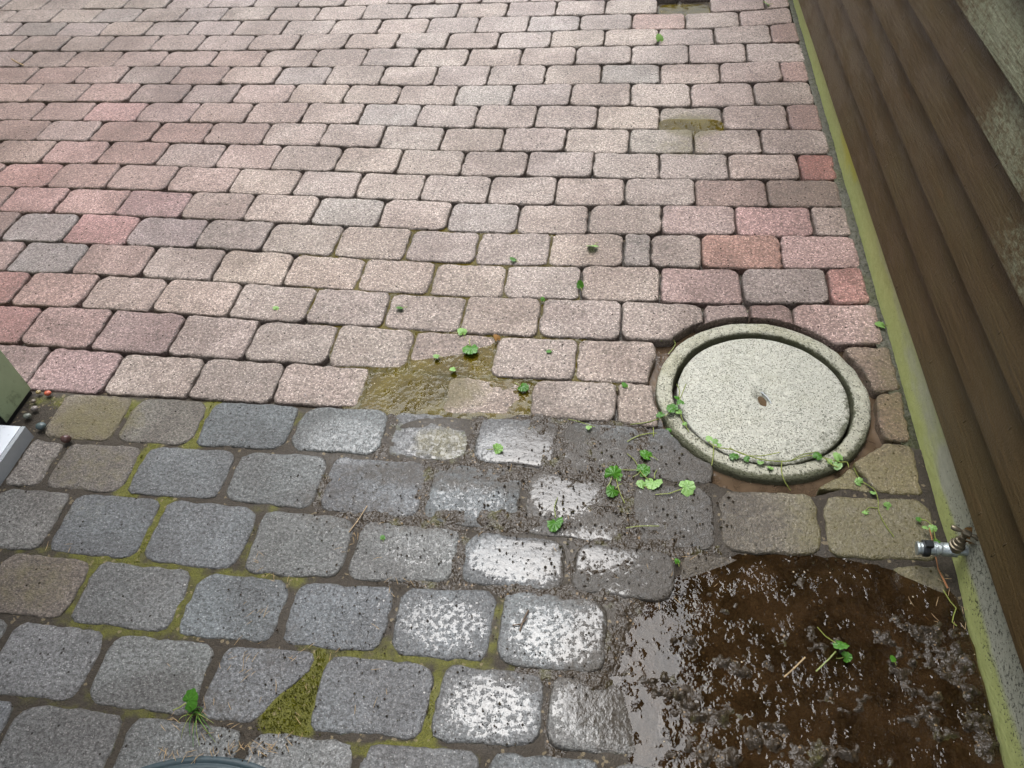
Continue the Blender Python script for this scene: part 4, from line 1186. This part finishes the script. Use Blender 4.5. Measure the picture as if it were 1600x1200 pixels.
od = empty('dry_leaf', tuple(at(776, 529, .004)))
tag(od, 'curled orange dry leaf at the puddle top edge', 'dry leaf')
o = blade('leaf_blade', 776, 529, 12, .8, False, (.5, .4), .005, od, tuple(at(776, 529, .004)), 1)
o.data = o.data.copy(); o.data.materials.clear(); o.data.materials.append(M_DRY)
od = empty('dry_leaf', tuple(at(1522, 850, 0.075)))
tag(od, 'crumpled brown dry leaf behind the tap handle', 'dry leaf')
for q, (dx, dy, dz, rz) in enumerate(((-.006, .008, .012, .4), (-.004, -.004, .006, 2.2))):
    b_ = bpy.data.objects.new('leaf_fold', LEAVES[q].copy()); b_.data.materials.clear(); b_.data.materials.append(M_DRY)
    b_.scale = (.017, .020, .035); b_.rotation_euler = (.9, -.5 + q, rz); b_.location = (dx, dy, dz); link(b_, od)


def stem_path(pts, z, wig=.002):
    P_ = [Vector(at(x, y, zz)) for (x, y), zz in zip(pts, z)]
    out = []
    for i in range(len(P_) - 1):
        for t in np.linspace(0, 1, 6, endpoint=False):
            p0 = P_[max(i - 1, 0)]; p1 = P_[i]; p2 = P_[i + 1]; p3 = P_[min(i + 2, len(P_) - 1)]
            q = 0.5 * ((2 * p1) + (p2 - p0) * t + (2 * p0 - 5 * p1 + 4 * p2 - p3) * t * t + (3 * p1 - p0 - 3 * p2 + p3) * t ** 3)
            out.append(q)
    return out + [P_[-1]]


def vine(name, label, stems, leaves, cat='vine', rad=.0011):
    o0 = stems[0][0][0]; base = at(*o0, 0.0)
    e = empty(name, tuple(base)); tag(e, label, cat)
    for pts, z in stems:
        zz = z if hasattr(z, '__len__') else [z] * len(pts)
        path = [p - Vector(base) for p in stem_path(pts, zz)]
        MB().tube(path, rad, 6).build('stem', M_STEM, e)
    for (x, y, s, rz, pale, z) in leaves:
        blade('leaf_blade', x, y, s, rz, pale, (rng.uniform(-.3, .4), rng.uniform(-.3, .3)), z, e, tuple(base))
    return e


vine('creeping_vine', 'thin yellow green vine trailing along front lip of the manhole lid',
     [([(1102, 686), (1118, 698), (1145, 703), (1175, 714), (1205, 720), (1235, 720), (1262, 712), (1290, 716), (1312, 722), (1323, 722), (1326, 730)], 0.0),
      ([(1114, 690), (1115, 705), (1113, 722), (1110, 735)], [0, 0, -.004, -.012]),
      ([(1222, 720), (1221, 735), (1226, 752), (1235, 766)], [0, .001, -.002, -.016]),
      ([(1140, 700), (1165, 711), (1190, 712), (1218, 707)], 0.001), ([(1235, 720), (1255, 710), (1278, 706)], .002), ([(1290, 717), (1300, 726), (1310, 730)], 0.0)],
     [(1108, 686, 11, .3, True, .002), (1118, 690, 9, 1.4, True, .003), (1124, 695, 7, 2.2, True, .002), (1147, 713, 13, .2, False, .001), (1167, 717, 9, 1.2, False, .001), (1188, 722, 9, 2.8, True, .001), (1204, 730, 10, .8, True, .000),
      (1277, 713, 12, -.6, False, .002), (1309, 714, 15, .5, True, .003), (1309, 727, 13, 2.8, True, .001), (1297, 721, 8, 1.8, True, .001)])
vine('creeping_vine', 'green leafy vine tangled over the left side of the manhole ring',
     [([(985, 663), (1010, 660), (1035, 652), (1050, 641), (1060, 628), (1072, 600)], [.002, .002, 0, .002, .004, .02]),
      ([(1058, 632), (1062, 612), (1057, 600)], [.004, .01, .02]), ([(1062, 640), (1066, 655), (1073, 668), (1076, 674)], 0.0),
      ([(980, 690), (1000, 680), (1022, 677), (1040, 681), (1050, 690)], [.003, .003, .001, -.006, -.008]), ([(1021, 668), (1021, 682)], .003)],
     [(1050, 637, 17, .9, False, .010), (1032, 648, 14, 2.4, False, .004), (1063, 629, 12, .2, False, .012), (1060, 642, 11, -1.4, True, .004), (1058, 622, 9, 1.2, False, .01), (1043, 685, 17, 2.6, True, -.004), (1044, 673, 9, .6, False, -.002), (1070, 662, 8, 1.2, True, .001)])
vine('creeping_vine', 'wispy vine stem on olive stones between manhole and tap',
     [([(1334, 731), (1345, 750), (1366, 765), (1372, 782), (1373, 798), (1382, 818), (1397, 839)], .003), ([(1372, 794), (1358, 793), (1352, 798)], .003)],
     [(1342, 753, 11, .9, True, .003), (1364, 770, 8, 2.8, True, .003), (1352, 798, 11, 1.2, True, .003), (1387, 791, 12, -.9, True, .003)], rad=.0009)
vine('creeping_vine', 'thin pale stems fallen on the dark stone left of the manhole',
     [([(970, 734), (995, 734), (1008, 728)], .004), ([(980, 709), (992, 720), (1003, 740), (1015, 750)], .004), ([(963, 748), (968, 768), (976, 786)], .005), ([(888, 655), (905, 659), (930, 667)], .006), ([(978, 825), (1000, 822), (1030, 822)], .012)],
     [(920, 668, 9, 1.0, True, .008)], rad=.0009)
vine('sprout', 'small leafy sprout at the plinth foot behind the tap',
     [([(1437, 811), (1450, 815), (1458, 826), (1462, 842), (1468, 850)], [.01, .02, .02, .012, .005])],
     [(1436, 811, 9, .6, False, .012), (1446, 824, 8, 1.6, True, .02), (1457, 826, 11, .2, True, .02), (1464, 845, 8, 2.2, False, .01)], cat='sprout')
vine('sprout', 'looping yellow rootlet in the gap above left of the manhole',
     [([(1033, 533), (1042, 529), (1051, 530), (1055, 537), (1051, 545), (1044, 553)], [-.005, -.008, -.012, -.015, -.018, -.02])], [], cat='sprout')

# grass tuft
gt = empty('grass_tuft', tuple(at(308, 1112, .002)))
tag(gt, 'small tuft of thin grass in the joint above the drain cover', 'grass tuft')
base = at(308, 1112, .002)
tips = [(283, 1155, .012), (302, 1168, .012), (297, 1150, .02), (312, 1165, .01), (333, 1155, .012), (330, 1140, .025), (337, 1160, .005), (325, 1120, .04), (290, 1125, .03), (278, 1130, .02), (318, 1108, .03), (296, 1104, .03), (334, 1130, .03)]
for q, (x, y, z) in enumerate(tips):
    tip = Vector(at(x, y, z)) - Vector(base); st = Vector((rng.uniform(-.008, .008), rng.uniform(-.006, .006), -.002))
    ctrl = (st + tip) / 2 + Vector((0, 0, .03))
    path = [(1 - t) ** 2 * st + 2 * t * (1 - t) * ctrl + t * t * tip for t in np.linspace(0, 1, 9)]
    MB().tube(path, list(np.linspace(.0011, .0003, 9)), 5).build('grass_blade', M_STEM if q % 3 == 0 else M_LEAF, gt)

# twigs, stalks
def stick(pts, z, r, mat, name, label, cat):
    base = at(*pts[0], 0.0)
    zz = z if hasattr(z, '__len__') else [z] * len(pts)
    path = [Vector(at(x, y, h)) - Vector(base) for (x, y), h in zip(pts, zz)]
    o = MB().tube(path, r, 6).build(name, mat)
    o.location = tuple(base)
    return tag(o, label, cat)


stick([(826, 953), (818, 968), (812, 986)], [.004, .006, .004], .0014, M_TWIG, 'twig', 'long dark twig lying on the wet stone in the lower middle', 'twig')
stick([(801, 977), (815, 975), (824, 966)], [.004, .005, .006], .0011, M_TWIG, 'twig', 'short twig crossing the long dark twig', 'twig')
stick([(1452, 824), (1458, 850), (1466, 890), (1474, 905), (1481, 919)], [.02, .02, .010, .006, .004], [.0011, .0011, .0012, .0018, .0016], M_ORANGE, 'dead_stalk', 'orange dead stalk passing behind the tap to the plinth foot', 'stalk')
stick([(1474, 922), (1485, 940), (1494, 950), (1490, 962), (1488, 972), (1495, 978)], .004, .001, M_STEM, 'dead_stalk', 'bent yellow grass stalk at plinth foot below the tap', 'stalk')
stick([(1258, 1027), (1240, 1045), (1225, 1058)], [.010, .008, .008], .0014, M_NEEDLE, 'dead_stalk', 'straight straw coloured stalk in the brown puddle', 'stalk')
stick([(1275, 1049), (1295, 1030), (1306, 1018)], [.004, .008, .010], .0013, M_STEM, 'dead_stalk', 'green stalk leading to the puddle leaf', 'stalk')
stick([(545, 832), (560, 812), (574, 790)], .004, .0009, M_NEEDLE, 'pine_needle', 'long pale needle on grey stone at mud edge', 'needle')
stick([(18, 92), (28, 98), (37, 102)], .004, .002, M_NEEDLE, 'dead_stalk', 'yellow straw on far left pavers', 'stalk')

# litter of small needles and crumbs: uncountable
N = MB()
def needles(px, py, rx, ry, n_, ang=None, L=(.008, .022), z0=.003):
    for _ in range(int(n_ * .42)):
        a, rr = rng.random() * 2 * math.pi, math.sqrt(rng.random())
        x, y = px + rx * rr * math.cos(a), py + ry * rr * math.sin(a)
        p = at(x, y, 0); t = rng.random() * math.pi if ang is None else ang + rng.gauss(0, .4)
        l = rng.uniform(*L) / 2; dx, dy = l * math.cos(t), l * math.sin(t)
        z = z0 + float(settle(np.array([p[0]]), np.array([p[1]]))[0]) + rng.random() * .003
        N.tube([(p[0] - dx, p[1] - dy, z), (p[0] + rng.uniform(-.001, .001), p[1], z + rng.random() * .003), (p[0] + dx, p[1] + dy, z + rng.random() * .004)], [.0003, .00055, .0002], 4)
needles(400, 985, 28, 50, 26, 0.9); needles(375, 1035, 26, 40, 30, 0.9); needles(440, 905, 30, 30, 8); needles(398, 880, 16, 26, 12); needles(546, 845, 22, 22, 14)
needles(500, 1022, 60, 16, 18); needles(395, 1172, 40, 18, 60); needles(300, 1178, 50, 10, 40); needles(312, 1125, 60, 40, 40); needles(450, 1110, 45, 60, 24); needles(620, 920, 26, 20, 16)
needles(90, 856, 40, 8, 8); needles(520, 930, 120, 90, 14); needles(640, 1100, 120, 60, 10); needles(330, 1060, 120, 60, 12)
needles(1450, 1020, 90, 90, 70, z0=.012); needles(1250, 1130, 160, 60, 60, z0=.014); needles(1150, 980, 160, 70, 30, z0=.010); needles(980, 860, 120, 80, 20, z0=.008); needles(700, 780, 200, 60, 16)
needles(1515, 1040, 25, 110, 30, z0=.006); needles(1480, 900, 20, 30, 10)
lit = N.build('needle_litter', M_NEEDLE)
tag(lit, 'scattered brown conifer needles and straw over the grey stones', None, None, 'stuff')

# crumbs of soil thrown over the pavers
CR = MB()
def crumbs(px, py, rx, ry, n_, s=(.001, .0028)):
    for _ in range(n_):
        a, rr = rng.random() * 2 * math.pi, math.sqrt(rng.random())
        p = at(px + rx * rr * math.cos(a), py + ry * rr * math.sin(a), 0)
        r = rng.uniform(*s); z = float(settle(np.array([p[0]]), np.array([p[1]]))[0]) + r * .5 + .001
        q = [(r, 0, 0), (0, r, 0), (-r * .8, 0, 0), (0, -r * .9, 0), (0, 0, r * .8), (0, 0, -r)]
        CR.add([(p[0] + u[0] * rng.uniform(.6, 1.3), p[1] + u[1] * rng.uniform(.6, 1.3), z + u[2]) for u in q], [(0, 1, 4), (1, 2, 4), (2, 3, 4), (3, 0, 4), (1, 0, 5), (2, 1, 5), (3, 2, 5), (0, 3, 5)])
crumbs(900, 500, 250, 90, 60); crumbs(750, 1000, 240, 170, 260); crumbs(950, 800, 200, 120, 260, (.0015, .004)); crumbs(620, 780, 180, 90, 160); crumbs(460, 960, 120, 160, 110); crumbs(1250, 1020, 260, 160, 260, (.0015, .004)); crumbs(390, 1160, 80, 30, 90)
cr = CR.build('soil_crumbs', M_MUD, smooth=False)
tag(cr, 'dark soil crumbs sprinkled across the wet stones', None, None, 'stuff')

# moss cushions in the joints: uncountable
low = [np.array(st[1]) for st in stones if st[0] >= 16 and st[0] < 90]


def on_stone(x, y):
    hit = np.zeros(len(x), bool)
    for p in low:
        ins = np.zeros(len(x), bool); j = len(p) - 1
        for i in range(len(p)):
            xi, yi = p[i]; xj, yj = p[j]
            c_ = ((yi > y) != (yj > y)) & (x < (xj - xi) * (y - yi) / (yj - yi + 1e-12) + xi)
            ins ^= c_; j = i
        hit |= ins
    return hit


NM = 160000
mx = nrg.uniform(-1.35, 0.05, NM); my = nrg.uniform(0.22, 1.09, NM)
den = blobs(mx, my, MOSSY) * (0.25 + 1.5 * (fbm(mx * 30, my * 30, 61, 4) - .25)) - 0.45
tri = blobs(mx, my, MOSSY[:2])
ok = (nrg.random_sample(NM) < np.clip(np.maximum(den * 1.2, tri * .9), 0, 1)) & ~on_stone(mx, my)
mx, my, tri = mx[ok], my[ok], tri[ok]
mz = z_joint(mx, my)
MV = np.zeros((len(mx), 4, 3)); r_ = nrg.uniform(.0007, .0017, len(mx)); a_ = nrg.uniform(0, 6.28, len(mx)); h_ = nrg.uniform(.0015, .0045, len(mx)) * (1 + .7 * np.clip(tri, 0, 1))
for q in range(3):
    MV[:, q, 0] = mx + r_ * np.cos(a_ + q * 2.094); MV[:, q, 1] = my + r_ * np.sin(a_ + q * 2.094); MV[:, q, 2] = mz - .001
MV[:, 3, 0] = mx + nrg.uniform(-.0012, .0012, len(mx)); MV[:, 3, 1] = my + nrg.uniform(-.0012, .0012, len(mx)); MV[:, 3, 2] = mz + h_
MF = [(4 * i + a, 4 * i + b, 4 * i + 3) for i in range(len(mx)) for a, b in ((0, 1), (1, 2), (2, 0))]


def mat_moss():
    k = NT('joint_moss')
    P = k.pos(); n = k.noise(P, 60, 4, 0.7); n2 = k.noise(P, 500, 2, 0.6)
    c = k.mix(k.step(n, 0.35, 0.68), (0.07, 0.075, 0.008), (0.26, 0.255, 0.014))
    c = k.mix(1.0, c, k.mix(n2, (0.6, 0.6, 0.6), (1.5, 1.5, 1.4)), 'MULTIPLY')
    return k.done(k.principled(c, 0.7, None, 0.3))


moss_o = mesh_obj('moss', MV.reshape(-1, 3), MF, mat_moss(), smooth=False)
tag(moss_o, 'yellow green moss cushions in joints of the grey stones', None, None, 'stuff')
